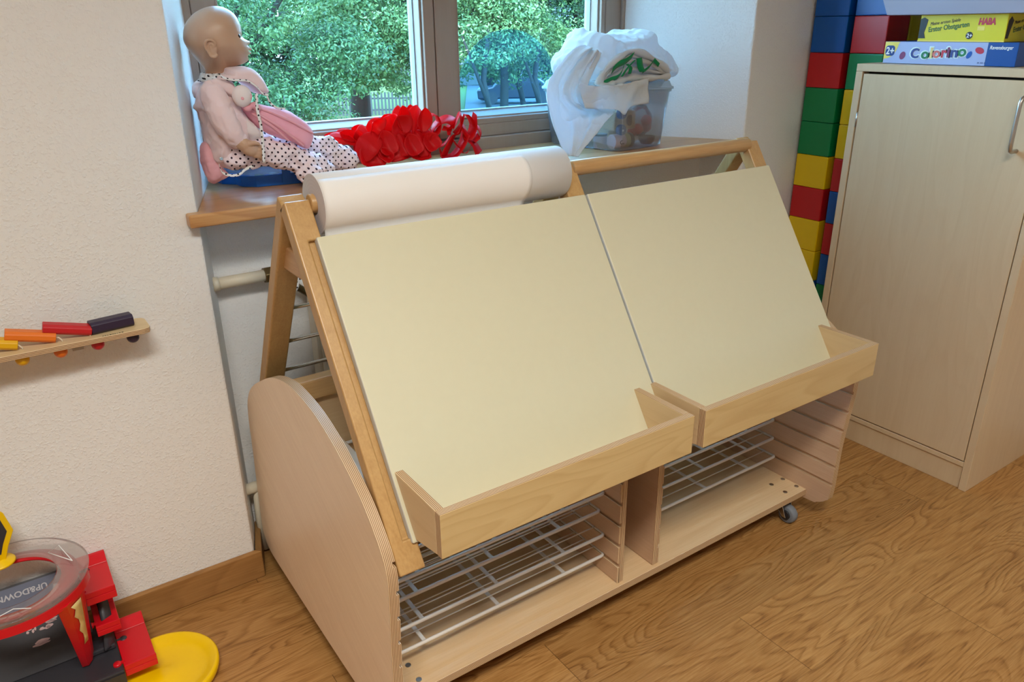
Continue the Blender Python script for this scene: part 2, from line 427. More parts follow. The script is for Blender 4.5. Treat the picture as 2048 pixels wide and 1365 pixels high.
def displace(o, strength, size, name='cl', mid=.5):
    t = bpy.data.textures.new(name, 'CLOUDS'); t.noise_scale = size; t.noise_depth = 2
    md = o.modifiers.new('d', 'DISPLACE'); md.texture = t; md.strength = strength; md.mid_level = mid; md.texture_coords = 'LOCAL'
    return o

def crease(o, strength, size, name='cr'):
    t = bpy.data.textures.new(name, 'CLOUDS'); t.noise_scale = size; t.noise_depth = 1; t.noise_type = 'HARD_NOISE'
    md = o.modifiers.new('c', 'DISPLACE'); md.texture = t; md.strength = -strength; md.mid_level = .3; md.texture_coords = 'LOCAL'
    return o

def thing(name, label, cat, loc, group=None):
    o = bpy.data.objects.new(name, None); o.empty_display_size = .02; COL.objects.link(o); o.location = loc
    o['label'] = label; o['category'] = cat
    if group: o['group'] = group
    return o
def tag(o, label, cat, group=None, kind=None):
    o['label'] = label; o['category'] = cat
    if group: o['group'] = group
    if kind: o['kind'] = kind
    return o
def struct(o): o['kind'] = 'structure'; return o
def copy_tree(o, parent=None):
    c = o.copy(); COL.objects.link(c); c.parent = parent
    for ch in [q for q in o.children]: copy_tree(ch, c)
    return c

def text(s, name, parent, origin, right, up, size, mat, extr=.0003, offset=0, align='LEFT', shear=0, fit=None):
    """lettering as a real thin mesh, lying in the plane of right and up"""
    cu = bpy.data.curves.new('lettering', 'FONT'); cu.body = s; cu.size = size; cu.extrude = extr; cu.offset = offset
    cu.align_x = align; cu.shear = shear; cu.resolution_u = 3
    tmp = bpy.data.objects.new('tmp', cu); COL.objects.link(tmp)
    me = bpy.data.meshes.new_from_object(tmp); bpy.data.objects.remove(tmp)
    r, u = Vector(right).normalized(), Vector(up).normalized(); n = r.cross(u)
    co = np.array([list(v.co) for v in me.vertices])
    sx = 1.0
    if fit: sx = fit/(co[:, 0].max()-co[:, 0].min())
    root = parent
    while root.parent is not None: root = root.parent
    o0 = Vector(origin)-Vector(root.location)
    for v in me.vertices:
        p = v.co.copy(); v.co = o0+r*p.x*sx+u*p.y+n*p.z
    me.materials.clear(); me.materials.append(M[mat] if isinstance(mat, str) else mat)
    o = bpy.data.objects.new(name, me); COL.objects.link(o); o.parent = parent
    return o

def smooth_loop(pts, n, closed=True):
    """Catmull-Rom through the points, n samples"""
    P_ = [Vector((*p,)) for p in pts]; N = len(P_); out = []
    tot = N if closed else N-1
    for i in range(n):
        t = i*tot/(n if closed else n-1); k = min(int(t), tot-1); f = t-k
        g = (lambda j: P_[j % N]) if closed else (lambda j: P_[max(0, min(N-1, j))])
        p0, p1, p2, p3 = g(k-1), g(k), g(k+1), g(k+2)
        out.append(.5*((2*p1)+(p2-p0)*f+(2*p0-5*p1+4*p2-p3)*f*f+(3*p1-p0-3*p2+p3)*f**3))
    return out

def clip(poly, k, val, keep_above):
    """clip polygon against coordinate k (0/1) plane"""
    out = []
    for i, p in enumerate(poly):
        q = poly[(i+1) % len(poly)]
        pin = (p[k] >= val) if keep_above else (p[k] <= val); qin = (q[k] >= val) if keep_above else (q[k] <= val)
        if pin: out.append(p)
        if pin != qin:
            t = (val-p[k])/(q[k]-p[k]); out.append((p[0]+t*(q[0]-p[0]), p[1]+t*(q[1]-p[1])))
    return out

# ================================================================== THE SETTING
WY = 1.633   # room face of the window wall
m = MB()
m.prism([(-2.5, WY), (.351, WY), (.471, 2.0), (.471, 2.16), (-2.5, 2.16)], 'z', 0, 2.7)
struct(m.build('wall_back_left', 'plaster', bevel=.004, org=(-1, 1.9, 0)))
m = MB(); m.prism([(2.016, WY), (2.62, WY), (2.62, 2.16), (1.850, 2.16), (1.822, 2.08), (1.814, 2.0)], 'z', 0, 2.7)
struct(m.build('wall_back_right', 'plaster', bevel=.004, org=(2.3, 1.9, 0)))
m = MB(); m.box(.36, 1.96, 1.75, 2.16, 0, .8829)
struct(m.build('wall_back_niche', 'plaster', org=(1.1, 1.9, 0)))
m = MB(); m.box(.36, 2.0, 1.66, 2.16, 2.3, 2.7)
struct(m.build('wall_back_lintel', 'plaster', org=(1.1, 1.9, 2.3)))
m = MB(); m.box(-2.6, 2.72, -3.1, 1.84, -.08, 0); struct(m.build('floor', 'floor', org=(0, 0, 0)))
m = MB(); m.box(-2.6, 2.72, -3.1, 2.16, 2.7, 2.78); struct(m.build('ceiling', 'ceiling', org=(0, 0, 2.7)))
m = MB(); m.box(-2.6, -2.5, -3.0, 2.16, 0, 2.7); struct(m.build('wall_left', 'room_wall'))
m = MB(); m.box(2.62, 2.72, -3.0, 2.16, 0, 2.7); struct(m.build('wall_right', 'room_wall'))
m = MB(); m.box(-2.6, 2.72, -3.1, -3.0, 0, 2.7); struct(m.build('wall_front', 'room_wall'))
# skirting: along the left wall, returning into the niche
sk = .077
m = MB(); m.prism([(-2.5, 1.6195), (.366, 1.6195), (.354, WY), (-2.5, WY)], 'z', 0, sk)
struct(m.build('baseboard_left', 'oak_base', bevel=.003))
m = MB(); m.prism([(.354, WY), (.366, 1.6195), (.404, 1.75), (.3895, 1.75)], 'z', 0, sk)
struct(m.build('baseboard_niche', 'oak_base_y', bevel=.002))
m = MB(); m.box(.405, 1.94, 1.736, 1.75, 0, sk); struct(m.build('baseboard_back', 'oak_base', bevel=.002))
m = MB(); m.prism([(2.003, 1.6195), (2.62, 1.6195), (2.62, WY), (2.014, WY)], 'z', 0, sk)
struct(m.build('baseboard_right', 'oak_base', bevel=.003))

# ---- window
win = bpy.data.objects.new('window_1', None); COL.objects.link(win); win.location = (1.14, 2.0, .883); struct(win)
m = MB()   # fixed frame: sides, bottom, mullion behind the sashes, top
m.box(.466, .486, 1.995, 2.13, .905, 2.3); m.box(1.745, 1.822, 2.0, 2.076, .905, 2.3); m.box(1.812, 1.830, 2.076, 2.13, .905, 2.3)
m.box(.486, 1.745, 1.985, 2.13, .905, .945); m.box(.486, 1.745, 1.995, 2.13, 2.24, 2.3)
m.box(1.118, 1.150, 2.0755, 2.12, .945, 2.24); m.box(1.806, 1.818, 1.988, 2.0, .905, 2.3)
m.build('window_frame', 'frame', win, bevel=.003)
def sash(x0, x1, gx0, gx1):
    z0, z1, gz0, gz1 = .949, 2.235, 1.003, 2.17
    m = MB()
    m.box(x0, gx0, 2.0, 2.075, z0, z1); m.box(gx1, x1, 2.0, 2.075, z0, z1)
    m.box(gx0, gx1, 2.0, 2.06, gz1, z1)
    m.box(gx0, gx1, 2.0, 2.06, z0, gz0-.022)
    # glazing bead with a step, sloping up to the pane
    for a, b in ((gx0, gx0+.006), (gx1-.006, gx1)): m.box(a, b, 2.012, 2.07, gz0, gz1)
    s = m.build('sash', 'frame', win, bevel=.0025)
    m = MB(); m.prism([(2.003, gz0-.022), (2.003, gz0-.006), (2.012, gz0-.004), (2.012, gz0), (2.052, gz0+.013), (2.06, gz0+.013), (2.06, gz0-.022)], 'x', gx0, gx1)
    m.build('bottom_bead', 'frame_x', s, bevel=.0015)
    m = MB()
    for a, b in ((gx0+.006, gx0+.009), (gx1-.009, gx1-.006)): m.box(a, b, 2.046, 2.073, gz0+.012, gz1)
    m.box(gx0+.006, gx1-.006, 2.050, 2.073, gz0+.012, gz0+.016)
    m.build('gasket', 'gasket', s)
    m = MB(); m.box(gx0+.006, gx1-.006, 2.058, 2.064, gz0+.010, gz1); p = m.build('pane', 'glass', s)
    return s
sl = sash(.489, 1.1245, .549, 1.092); sr = sash(1.1275, 1.743, 1.202, 1.727)
m = MB(); m.box(1.205, 1.232, 2.0, 2.03, 1.0035, 1.009); m.build('corner_clip', 'print_white', sr, bevel=.001)
m = MB(); z0, z1 = .883, .910
m.prism([(.327, 1.60), (2.04, 1.60), (2.04, 1.632), (2.0165, 1.632), (1.815, 1.999), (1.806, 1.999), (1.806, 1.984), (.478, 1.984), (.470, 1.999), (.3505, 1.632), (.327, 1.632)], 'z', z0, z1)
m.build('window_sill', 'pine', win, bevel=.006, seg=3)
# blue reflection in the right-hand pane, put in as a round tinted disc
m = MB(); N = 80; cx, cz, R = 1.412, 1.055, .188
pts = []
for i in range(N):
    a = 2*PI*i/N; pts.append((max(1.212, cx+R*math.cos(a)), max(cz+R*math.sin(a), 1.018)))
m.prism(pts, 'y', 2.0565, 2.0575); m.build('blue_reflection_disc', 'reflection_tint', sr)

# ================================================================== OUTSIDE
GZ = -2.5
m = MB(); N = 24
rows = []
for i in range(N+1):
    row = []
    for j in range(N+1):
        x = -30+110*j/N; y = 2.6+100*(i/N)**1.4; row.append((x, y, GZ-.3+.25*mn.noise((x*.05, y*.05, 0))))
    rows.append(row)
m.grid(rows)
k = NB('lawn'); n = k.noise(k.mapping(), .6, 4); n2 = k.noise(k.mapping(), 12, 3)
k.set(k.mix(k.math('MULTIPLY', n2, n), srgb(70, 84, 34), srgb(96, 100, 52)), .9, spec=.1); M['lawn'] = k.m
tag(m.build('lawn', 'lawn', org=(20, 40, GZ)), 'green lawn under the trees outside the window', 'lawn', kind='structure')

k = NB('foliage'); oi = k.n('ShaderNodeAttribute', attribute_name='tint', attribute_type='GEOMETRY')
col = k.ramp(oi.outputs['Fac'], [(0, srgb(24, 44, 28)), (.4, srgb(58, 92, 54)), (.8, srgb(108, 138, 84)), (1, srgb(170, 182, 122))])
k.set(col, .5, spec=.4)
tl = k.n('ShaderNodeBsdfTranslucent'); k.l(col, tl.inputs[0]); mx = k.n('ShaderNodeMixShader'); mx.inputs[0].default_value = .35
k.l(k.b.outputs[0], mx.inputs[1]); k.l(tl.outputs[0], mx.inputs[2]); k.l(mx.outputs[0], k.out.inputs[0]); M['foliage'] = k.m
M['bark'] = plain('bark', srgb(36, 32, 28), .9, var=.3, vs=6)

def tree(label, x, y, blobs, nleaf, size, seed, trunk_r=.3, tint=(.15, .95), trunk_top=None, forks=0):
    """crown of single leaves laid on and in a set of soft clumps, trunk and boughs below"""
    rng = np.random.default_rng(seed)
    t = thing('broadleaf_tree', label, 'tree', (x, y, GZ-.2))
    w = np.array([b[3]**2*b[4] for b in blobs]); w = w/w.sum()
    # sub-clumps give the boughs their tufts
    C, S = [], []
    for b, wt in zip(blobs, w):
        for _ in range(int(20+260*wt)):
            d = rng.normal(size=3); d /= np.linalg.norm(d)
            rr = rng.uniform(.62, 1.0)
            C.append([b[0]+d[0]*b[3]*rr, b[1]+d[1]*b[3]*rr, b[2]+d[2]*b[4]*rr]); S.append(rng.uniform(.28, .62))
    C = np.array(C); S = np.array(S)
    n = nleaf; idx = rng.integers(0, len(C), n)
    d = rng.normal(size=(n, 3)); d /= np.linalg.norm(d, axis=1)[:, None]
    r = rng.uniform(.35, 1, n)**.5
    P = C[idx]+d*(r*S[idx])[:, None]*np.array([1.15, 1.15, .75])
    # leaf frames: face outward and up with scatter
    nrm = d*.7+rng.normal(size=(n, 3))*.55+np.array([0, -.15, .55]); nrm /= np.linalg.norm(nrm, axis=1)[:, None]
    a = np.cross(nrm, rng.normal(size=(n, 3))); a /= np.linalg.norm(a, axis=1)[:, None]; bb = np.cross(nrm, a)
    sz = size*rng.uniform(.6, 1.25, n)[:, None]
    V = np.empty((n, 6, 3))
    V[:, 0] = P-a*sz; V[:, 1] = P-a*sz*.35+bb*sz*.42; V[:, 2] = P+a*sz*.45+bb*sz*.34
    V[:, 3] = P+a*sz; V[:, 4] = P+a*sz*.45-bb*sz*.34; V[:, 5] = P-a*sz*.35-bb*sz*.42
    V = V.reshape(-1, 3)-np.array([x, y, GZ-.2])
    me = bpy.data.meshes.new('crown'); me.vertices.add(len(V)); me.vertices.foreach_set('co', V.ravel())
    me.loops.add(6*n); me.loops.foreach_set('vertex_index', np.arange(6*n)); me.polygons.add(n)
    me.polygons.foreach_set('loop_start', np.arange(0, 6*n, 6)); me.polygons.foreach_set('loop_total', np.full(n, 6))
    me.update(calc_edges=True)
    at = me.attributes.new('tint', 'FLOAT', 'FACE')
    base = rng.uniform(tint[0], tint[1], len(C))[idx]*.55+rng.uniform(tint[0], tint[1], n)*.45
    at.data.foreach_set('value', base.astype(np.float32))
    me.materials.append(M['foliage']); o = bpy.data.objects.new('crown', me); COL.objects.link(o); o.parent = t
    m = MB(); top = trunk_top or blobs[0][2]
    m.tube([(x, y, GZ-.2), (x+.08, y, (GZ+top)/2), (x-.05, y, top)], [trunk_r*1.25, trunk_r, trunk_r*.6], 12)
    for b in blobs[:6+forks]:
        m.tube([(x, y, (GZ+top)/2+.4), ((x+b[0])/2, (y+b[1])/2, (top+b[2])/2-.2), (b[0], b[1], b[2])], [trunk_r*.5, trunk_r*.3, .05], 8)
    m.build('trunk', 'bark', t)
    return t
def at(az, dist): a = math.radians(az); return dist*math.sin(a), dist*math.cos(a)
def crown(az, dist, zlo, zhi, wid, n, seed, depth=2.0):
    rng = random.Random(seed); cx, cy = at(az, dist); out = [(cx, cy, (zlo+zhi)/2, wid*.55, (zhi-zlo)*.42)]
    px, py = math.cos(math.radians(az)), -math.sin(math.radians(az))
    for i in range(n):
        s = rng.uniform(-1, 1); q = rng.uniform(-1, .4)
        z = rng.uniform(zlo+.6, zhi-.5); r = rng.uniform(.9, 1.6)
        out.append((cx+px*s*wid+py*0-math.sin(math.radians(az))*(-q*depth*-1), cy+py*s*wid+math.cos(math.radians(az))*q*depth, z, r, r*.75))
    return out
T = [ # label, azimuth, distance, crown low, crown high, half width, clumps, leaves, leaf size, seed, trunk
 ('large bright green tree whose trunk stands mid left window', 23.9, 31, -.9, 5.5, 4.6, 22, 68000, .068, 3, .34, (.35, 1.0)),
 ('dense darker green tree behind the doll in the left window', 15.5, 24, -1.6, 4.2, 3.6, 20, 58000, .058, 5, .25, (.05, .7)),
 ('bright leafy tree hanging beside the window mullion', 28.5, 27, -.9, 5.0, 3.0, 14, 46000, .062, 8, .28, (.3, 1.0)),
 ('small branching tree in the right window above the blue reflection', 34.0, 26, .1, 4.6, 3.0, 14, 40000, .056, 11, .13, (.3, 1.0)),
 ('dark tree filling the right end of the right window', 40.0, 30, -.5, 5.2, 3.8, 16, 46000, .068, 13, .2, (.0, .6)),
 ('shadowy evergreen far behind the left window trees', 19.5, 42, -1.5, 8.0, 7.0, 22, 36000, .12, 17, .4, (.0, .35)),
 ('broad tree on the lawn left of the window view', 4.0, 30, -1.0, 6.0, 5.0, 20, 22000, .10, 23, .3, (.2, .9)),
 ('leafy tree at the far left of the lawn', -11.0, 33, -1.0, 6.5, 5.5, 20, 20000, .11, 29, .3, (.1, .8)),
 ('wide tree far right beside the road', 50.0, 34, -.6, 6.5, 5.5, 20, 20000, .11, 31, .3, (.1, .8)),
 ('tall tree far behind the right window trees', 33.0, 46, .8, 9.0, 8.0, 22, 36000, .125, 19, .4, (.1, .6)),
]
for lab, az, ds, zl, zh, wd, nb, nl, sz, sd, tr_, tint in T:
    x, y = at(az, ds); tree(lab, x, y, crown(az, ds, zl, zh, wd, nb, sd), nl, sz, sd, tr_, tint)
# white paling fence at the back of the lawn
M['fence'] = plain('white_fence_paint', srgb(70, 74, 74), .7)
fx0, fy0 = at(12, 41); fx1, fy1 = at(30.5, 39)
fl = thing('picket_fence', 'low white paling fence at the far edge of the lawn', 'fence', (fx0, fy0, GZ-.2))
d = Vector((fx1-fx0, fy1-fy0, 0)); L = d.length; d.normalize(); nn = Vector((-d.y, d.x, 0))
m = MB()
for zz in (.25, .78): m.obox(Vector((fx0, fy0, GZ-.2+zz))+nn*.04, d*L, nn*.04, (0, 0, .07))
m.build('rail', 'fence', fl)
m = MB(); i = 0
while i*.17 < L:
    m.obox(Vector((fx0, fy0, GZ-.15))+d*(i*.17), d*.09, nn*.025, (0, 0, 1.05)); i += 1
pk = m.build('paling', 'fence', fl)
# street side seen through the right pane
M['asphalt'] = plain('asphalt', srgb(42, 44, 46), .8)
rd = MB(); a0, a1 = at(31, 30), at(44, 30); b0, b1 = at(31.5, 58), at(44, 58)
rd.add([(a0[0], a0[1], GZ-.12), (a1[0], a1[1], GZ-.12), (b1[0], b1[1], GZ-.12), (b0[0], b0[1], GZ-.12)], [(0, 1, 2, 3)])
tag(rd.build('road', 'asphalt'), 'pale grey asphalt road outside the right window', 'road', kind='structure')
M['render_white'] = plain('pale_render', srgb(66, 70, 70), .8); M['roof'] = plain('grey_roof', srgb(48, 48, 50), .7)
hx, hy = at(35.5, 62)
bl = thing('house', 'pale rendered house beyond the road behind thin trunks', 'house', (hx, hy, GZ-.2))
m = MB(); m.box(hx-8, hx+8, hy, hy+8, GZ-.2, GZ+3.4); m.build('wall', 'render_white', bl)
m = MB(); m.prism([(hy-.5, GZ+3.4), (hy+8.5, GZ+3.4), (hy+4, GZ+6.4)], 'x', hx-8.5, hx+8.5); m.build('roof', 'roof', bl)
for wx in (-5, -1.5, 2, 5.5):
    m = MB(); m.box(hx+wx-.6, hx+wx+.6, hy-.05, hy+.05, GZ+1.0, GZ+2.4); m.build('window', 'toy_bluegrey', bl)
cx_, cy_ = at(35.0, 44)
car = thing('car', 'dark blue car parked on the road behind the thin trunks', 'car', (cx_, cy_, GZ-.12))
dv = Vector((.82, -.57, 0)); nv_ = Vector((.57, .82, 0)); c0 = Vector((cx_, cy_, GZ-.12))
def cpt(a, b, z): return c0+dv*a+nv_*b+Vector((0, 0, z))
m = MB(); prof = [(-2.1, .25), (-2.15, .75), (-1.3, .9), (-.7, 1.42), (.9, 1.45), (1.6, .95), (2.1, .85), (2.15, .3)]
vs = [cpt(a, -.85, z) for a, z in prof]+[cpt(a, .85, z) for a, z in prof]; n = len(prof)
m.add(vs, [tuple(range(n)), tuple(range(n, 2*n))[::-1]]+[(i, (i+1) % n, n+(i+1) % n, n+i) for i in range(n)])
M['car_paint'] = plain('dark_blue_car_paint', srgb(22, 28, 40), .35); m.build('body', 'car_paint', car, bevel=.08)
for a in (-1.35, 1.35):
    for b in (-.87, .67):
        m = MB(); m.cyl(cpt(a, b, .32), cpt(a, b+.2, .32), .32, 20); m.build('wheel', 'black_plastic', car)
for az, ds in ((33.0, 25.0), (35.4, 27.5), (36.6, 26.0)):
    x, y = at(az, ds)
    m = MB(); m.tube([(x, y, GZ-.3), (x+.1, y, GZ+1), (x-.12, y+.1, GZ+2.2), (x+.05, y, 1.2)], [.13, .10, .09, .06], 10)
    m.tube([(x+.02, y, GZ+1.4), (x-.5, y, GZ+2.6), (x-.9, y, 1.0)], [.07, .05, .03], 8)
    t = m.build('tree_trunk', 'bark')
    tag(t, {33.0: 'thin dark forked trunk furthest left in the right window', 35.4: 'thin dark forked trunk in the middle of the right window', 36.6: 'thin dark forked trunk furthest right beside the white cloth'}[az], 'tree trunk', 'thin trunks outside the right window')

# ================================================================== NICHE: radiator and pipes
rad = thing('radiator', 'cream ribbed radiator under the window sill behind the easel', 'radiator', (1.2, 1.72, .16))
m = MB()
i = 0; x = .60
while x < 1.9:
    m.box(x, x+.030, 1.689, 1.731, .19, .70); x += .046
o = m.build('rib', 'radiator', rad, bevel=.010, seg=3); o['label'] = 'row of rounded radiator ribs'; o['kind'] = 'stuff'
m = MB(); m.box(.59, 1.9, 1.700, 1.742, .22, .68); m.build('panel', 'radiator', rad, bevel=.006)
m = MB(); m.cyl((.372, 1.715, .728), (.50, 1.715, .728), .0135, 20); m.cyl((.374, 1.715, .728), (.388, 1.715, .728), .016, 20)
m.build('supply_pipe', 'pipe', rad)
m = MB(); m.cyl((.49, 1.715, .728), (.515, 1.715, .728), .0195, 6, smooth=False); m.cyl((.515, 1.715, .728), (.60, 1.715, .655), .009, 16)
m.build('valve_nut', 'brass_dark', rad, bevel=.002)
m = MB(); m.cyl((.366, 1.70, .205), (.62, 1.70, .205), .014, 18); m.tube([(.40, 1.70, .205), (.40, 1.72, .10), (.40, 1.72, .01)], .013, 12)
m.build('return_pipe', 'pipe', rad)

# ================================================================== THE PAINTING TROLLEY
TR = thing('painting_trolley', 'double-sided wooden painting easel trolley with two cream boards in front of the window', 'easel', (1.03, 1.28, 0))
dome = [(.975, .068), (.95, .085), (.941, .11), (.938, .25), (.930, .36), (.926, .43), (.934, .467), (.958, .503), (1.005, .548), (1.075, .589), (1.13, .612), (1.20, .630), (1.29, .636),
        (1.36, .626), (1.43, .604), (1.50, .570), (1.555, .540), (1.60, .508), (1.633, .468), (1.648, .42), (1.656, .33), (1.672, .20), (1.680, .11), (1.672, .075), (1.645, .055), (1.55, .050), (1.2, .052), (1.0, .062)]
dome = [tuple(p) for p in smooth_loop(dome, 150)]
def panel(name, x0, x1, outline, face_in=None, slats=None, sx=None, mat='veneer_shaded'):
    """plywood panel; grooves milled in one face are the gaps between raised strips"""
    m = MB(); m.prism(outline, 'x', x0, x1, 0, 1)
    if slats:
        zs = [0]+[z for z in slats]+[.9]
        for i in range(len(zs)-1):
            lo, hi = zs[i]+(.0045 if i else 0), zs[i+1]-.0045
            p = clip(clip(outline, 1, lo, True), 1, hi, False)
            p = clip(p, 0, 1.64, False)
            if len(p) > 2: m.prism(p, 'x', sx[0], sx[1], 0, 1)
    return m.build(name, [mat, 'edge_x'], TR, bevel=.0012, seg=1)
GR = [.138, .191, .245, .299, .353, .407, .46]
panel('side_panel', .391, .4045, dome, slats=GR, sx=(.4045, .4095), mat='veneer_side')
panel('side_panel', 1.6505, 1.664, dome, slats=GR, sx=(1.6455, 1.6505))
dv_out = [(1.018, .0905), (1.018, .43), (1.06, .47), (1.60, .47), (1.60, .0905)]
panel('divider', .9815, .994, dv_out, slats=GR[:-1], sx=(.9765, .9815))
panel('divider', 1.085, 1.0985, dv_out, slats=GR[:-1], sx=(1.0985, 1.1035))
m = MB(); m.box(.4095, 1.6455, 1.008, 1.63, .072, .090, 0, 'z', 1); m.build('bottom_shelf', ['veneer_x', 'edge_z'], TR, bevel=.001, seg=1)
m = MB(); m.box(.4105, 1.645, 1.44, 1.452, .0905, .53, 0, 'y', 1); m.build('back_panel', ['veneer_x', 'edge_z'], TR)
m = MB(); m.box(.4105, 1.645, 1.425, 1.458, .531, .577); m.build('rear_rail', 'beech_x', TR, bevel=.004)
for cx in (.458, 1.611):
    for cy in (1.054, 1.585):
        for dx in (-.024, .024):
            for dy in (-.022, .022):
                if cy < 1.2:
                    m = MB(); m.cyl((cx+dx, cy+dy, .0895), (cx+dx, cy+dy, .0912), .0058, 18); m.cyl((cx+dx, cy+dy, .0912), (cx+dx, cy+dy, .0915), .002, 8)
                    m.build('screw', 'chrome', TR, bevel=.0005)
        ca = bpy.data.objects.new('caster', None); COL.objects.link(ca); ca.parent = TR
        m = MB(); m.box(cx-.03, cx+.03, cy-.03, cy+.03, .069, .072)
        m.prism([(cy-.040, .020), (cy-.028, .020), (cy+.010, .060), (cy+.010, .066), (cy-.020, .066)], 'x', cx-.0335, cx-.0315); m.prism([(cy-.040, .020), (cy-.028, .020), (cy+.010, .060), (cy+.010, .066), (cy-.020, .066)], 'x', cx+.0015, cx+.0035); m.box(cx-.0335, cx+.0035, cy-.022, cy+.010, .060, .066)
        m.cyl((cx-.015, cy-.005, .060), (cx-.015, cy-.005, .070), .012, 16)
        m.build('fork', 'steel', ca, bevel=.001)
        m = MB(); m.lathe((cx-.015, cy-.034, .0255), [(.010, -.010), (.0215, -.011), (.0245, -.0085), (.0255, 0), (.0245, .0085), (.0215, .011), (.010, .010)], 'x', 32)
        m.build('wheel', 'rubber', ca)
        m = MB(); m.cyl((cx-.030, cy-.034, .0255), (cx+.001, cy-.034, .0255), .0135, 20); m.build('hub', 'black_plastic', ca, bevel=.001)
# A-frames
u = Vector((0, .5444, .8388)); nf = Vector((0, -.8388, .5444))          # up the board, out of the board
B0 = Vector((0, .922, .439)); LEN = .6463
def P(s, off, x): p = B0+u*s+nf*off; return (x, p.y, p.z)
def leg_front(x0, x1, xm):
    """one bar; from xm to x1 a rebate takes the board (xm = x0: rebate right across)"""
    a, b, N_ = .052, .573, -.0095
    vs, idx = [], {}
    def V(s_, o_, x_):
        k_ = (round(s_, 5), round(o_, 5), round(x_, 5))
        if k_ not in idx: idx[k_] = len(vs); vs.append(P(s_, o_, x_))
        return idx[k_]
    D = -.030; fs = []
    fs.append([V(0, D, x0), V(0, D, x1), V(LEN, D, x1), V(LEN, D, x0)])
    if xm > x0:
        fs.append([V(0, 0, x0), V(0, 0, x1), V(a, 0, x1), V(a, 0, xm), V(b, 0, xm), V(b, 0, x1), V(LEN, 0, x1), V(LEN, 0, x0)])
        fs.append([V(0, D, x0), V(0, 0, x0), V(LEN, 0, x0), V(LEN, D, x0)]); fs.append([V(a, 0, xm), V(b, 0, xm), V(b, N_, xm), V(a, N_, xm)])
    else:
        fs.append([V(0, 0, x0), V(0, 0, x1), V(a, 0, x1), V(a, 0, x0)]); fs.append([V(b, 0, x0), V(b, 0, x1), V(LEN, 0, x1), V(LEN, 0, x0)])
        fs.append([V(0, D, x0), V(0, 0, x0), V(a, 0, x0), V(a, N_, x0), V(b, N_, x0), V(b, 0, x0), V(LEN, 0, x0), V(LEN, D, x0)])
    fs.append([V(a, N_, xm), V(b, N_, xm), V(b, N_, x1), V(a, N_, x1)])
    fs.append([V(a, 0, xm), V(a, 0, x1), V(a, N_, x1), V(a, N_, xm)]); fs.append([V(b, 0, xm), V(b, 0, x1), V(b, N_, x1), V(b, N_, xm)])
    fs.append([V(0, D, x1), V(0, 0, x1), V(a, 0, x1), V(a, N_, x1), V(b, N_, x1), V(b, 0, x1), V(LEN, 0, x1), V(LEN, D, x1)])
    fs.append([V(0, D, x0), V(0, D, x1), V(0, 0, x1), V(0, 0, x0)]); fs.append([V(LEN, D, x0), V(LEN, D, x1), V(LEN, 0, x1), V(LEN, 0, x0)])
    m = MB(); m.add(vs, fs); return m
for x0, x1, xm in ((.4125, .458, .4345), (.9945, 1.038, .9945), (1.580, 1.624, 1.580)):
    leg_front(x0, x1, xm).build('leg', 'beech_leg', TR, bevel=.003, seg=3)
ur = Vector((0, .5318, -.8469)); nr = Vector((0, .8469, .5318))
R0 = Vector((0, 1.307, .984)) - ur*.004
for (x0, x1) in ((.4125, .458), (.9945, 1.038), (1.580, 1.624)):
    m = MB(); ln = .50
    m.obox(Vector((x0, R0.y, R0.z)), Vector((x1-x0, 0, 0)), ur*(.575), -nr*.030)
    m.build('rear_leg', 'beech_leg', TR, bevel=.004, seg=3)
    m = MB(); m.box(x0+.014, x1-.006, 1.26, 1.372, .842, .888); m.build('upper_brace', 'beech_y', TR, bevel=.003)
    m = MB(); m.box(x0+.016, x1+.002, 1.02, 1.50, .500, .531); m.build('lower_brace', 'beech_y', TR, bevel=.003)
for x0, x1 in ((.4575, 1.000), (1.030, 1.590)):
    m = MB(); m.cyl((x0, 1.277, .972), (x1, 1.277, .972), .0165, 28); m.build('crossbar', 'beech_x', TR, bevel=.002)
# drying rods behind, carried by the rear legs
for yy, zz in ((1.449, .733), (1.500, .644), (1.553, .558)):
    m = MB(); m.cyl((.455, yy, zz), (1.585, yy, zz), .0042, 14); m.build('drying_rod', 'rod', TR)
# boards
for x0, x1 in ((.4465, 1.0315), (1.0365, 1.6215)):
    q = lambda s, o: P(s, o, 0)
    m = MB(); m.obox(P(.0425, -.0085, x0), (x1-x0, 0, 0), u*.5325, nf*.0165, [0, 0, 1, 1, 1, 1])
    b = m.build('drawing_board', ['board', 'board_edge'], TR, bevel=.0025, seg=2)
    tx0, tx1 = (.4525, .996) if x0 < 1 else (1.026, 1.5925)
    tr = bpy.data.objects.new('paint_tray', None); COL.objects.link(tr); tr.parent = TR
    yb = lambda z: 1.2275+.008*0-(.92-z)*(.5444/.8388)-.001
    m = MB(); m.box(tx0, tx1, .855, .870, .498, .578, 0, 'y', 1); m.build('front_panel', ['birch', 'edge_y'], tr, bevel=.0012)
    for a, b_ in ((tx0, tx0+.015), (tx1-.015, tx1)):
        m = MB(); m.prism([(.8705, .498), (yb(.498)-.012, .483), (yb(.578), .578), (.8705, .578)], 'x', a, b_, 0, 1); m.build('side', ['birch_y', 'edge_x'], tr, bevel=.001)
    m = MB(); m.prism([(.8705, .500), (yb(.500)-.002, .500), (yb(.508)-.002, .508), (.8705, .508)], 'x', tx0+.0152, tx1-.0152); m.build('bottom', 'birch', tr)

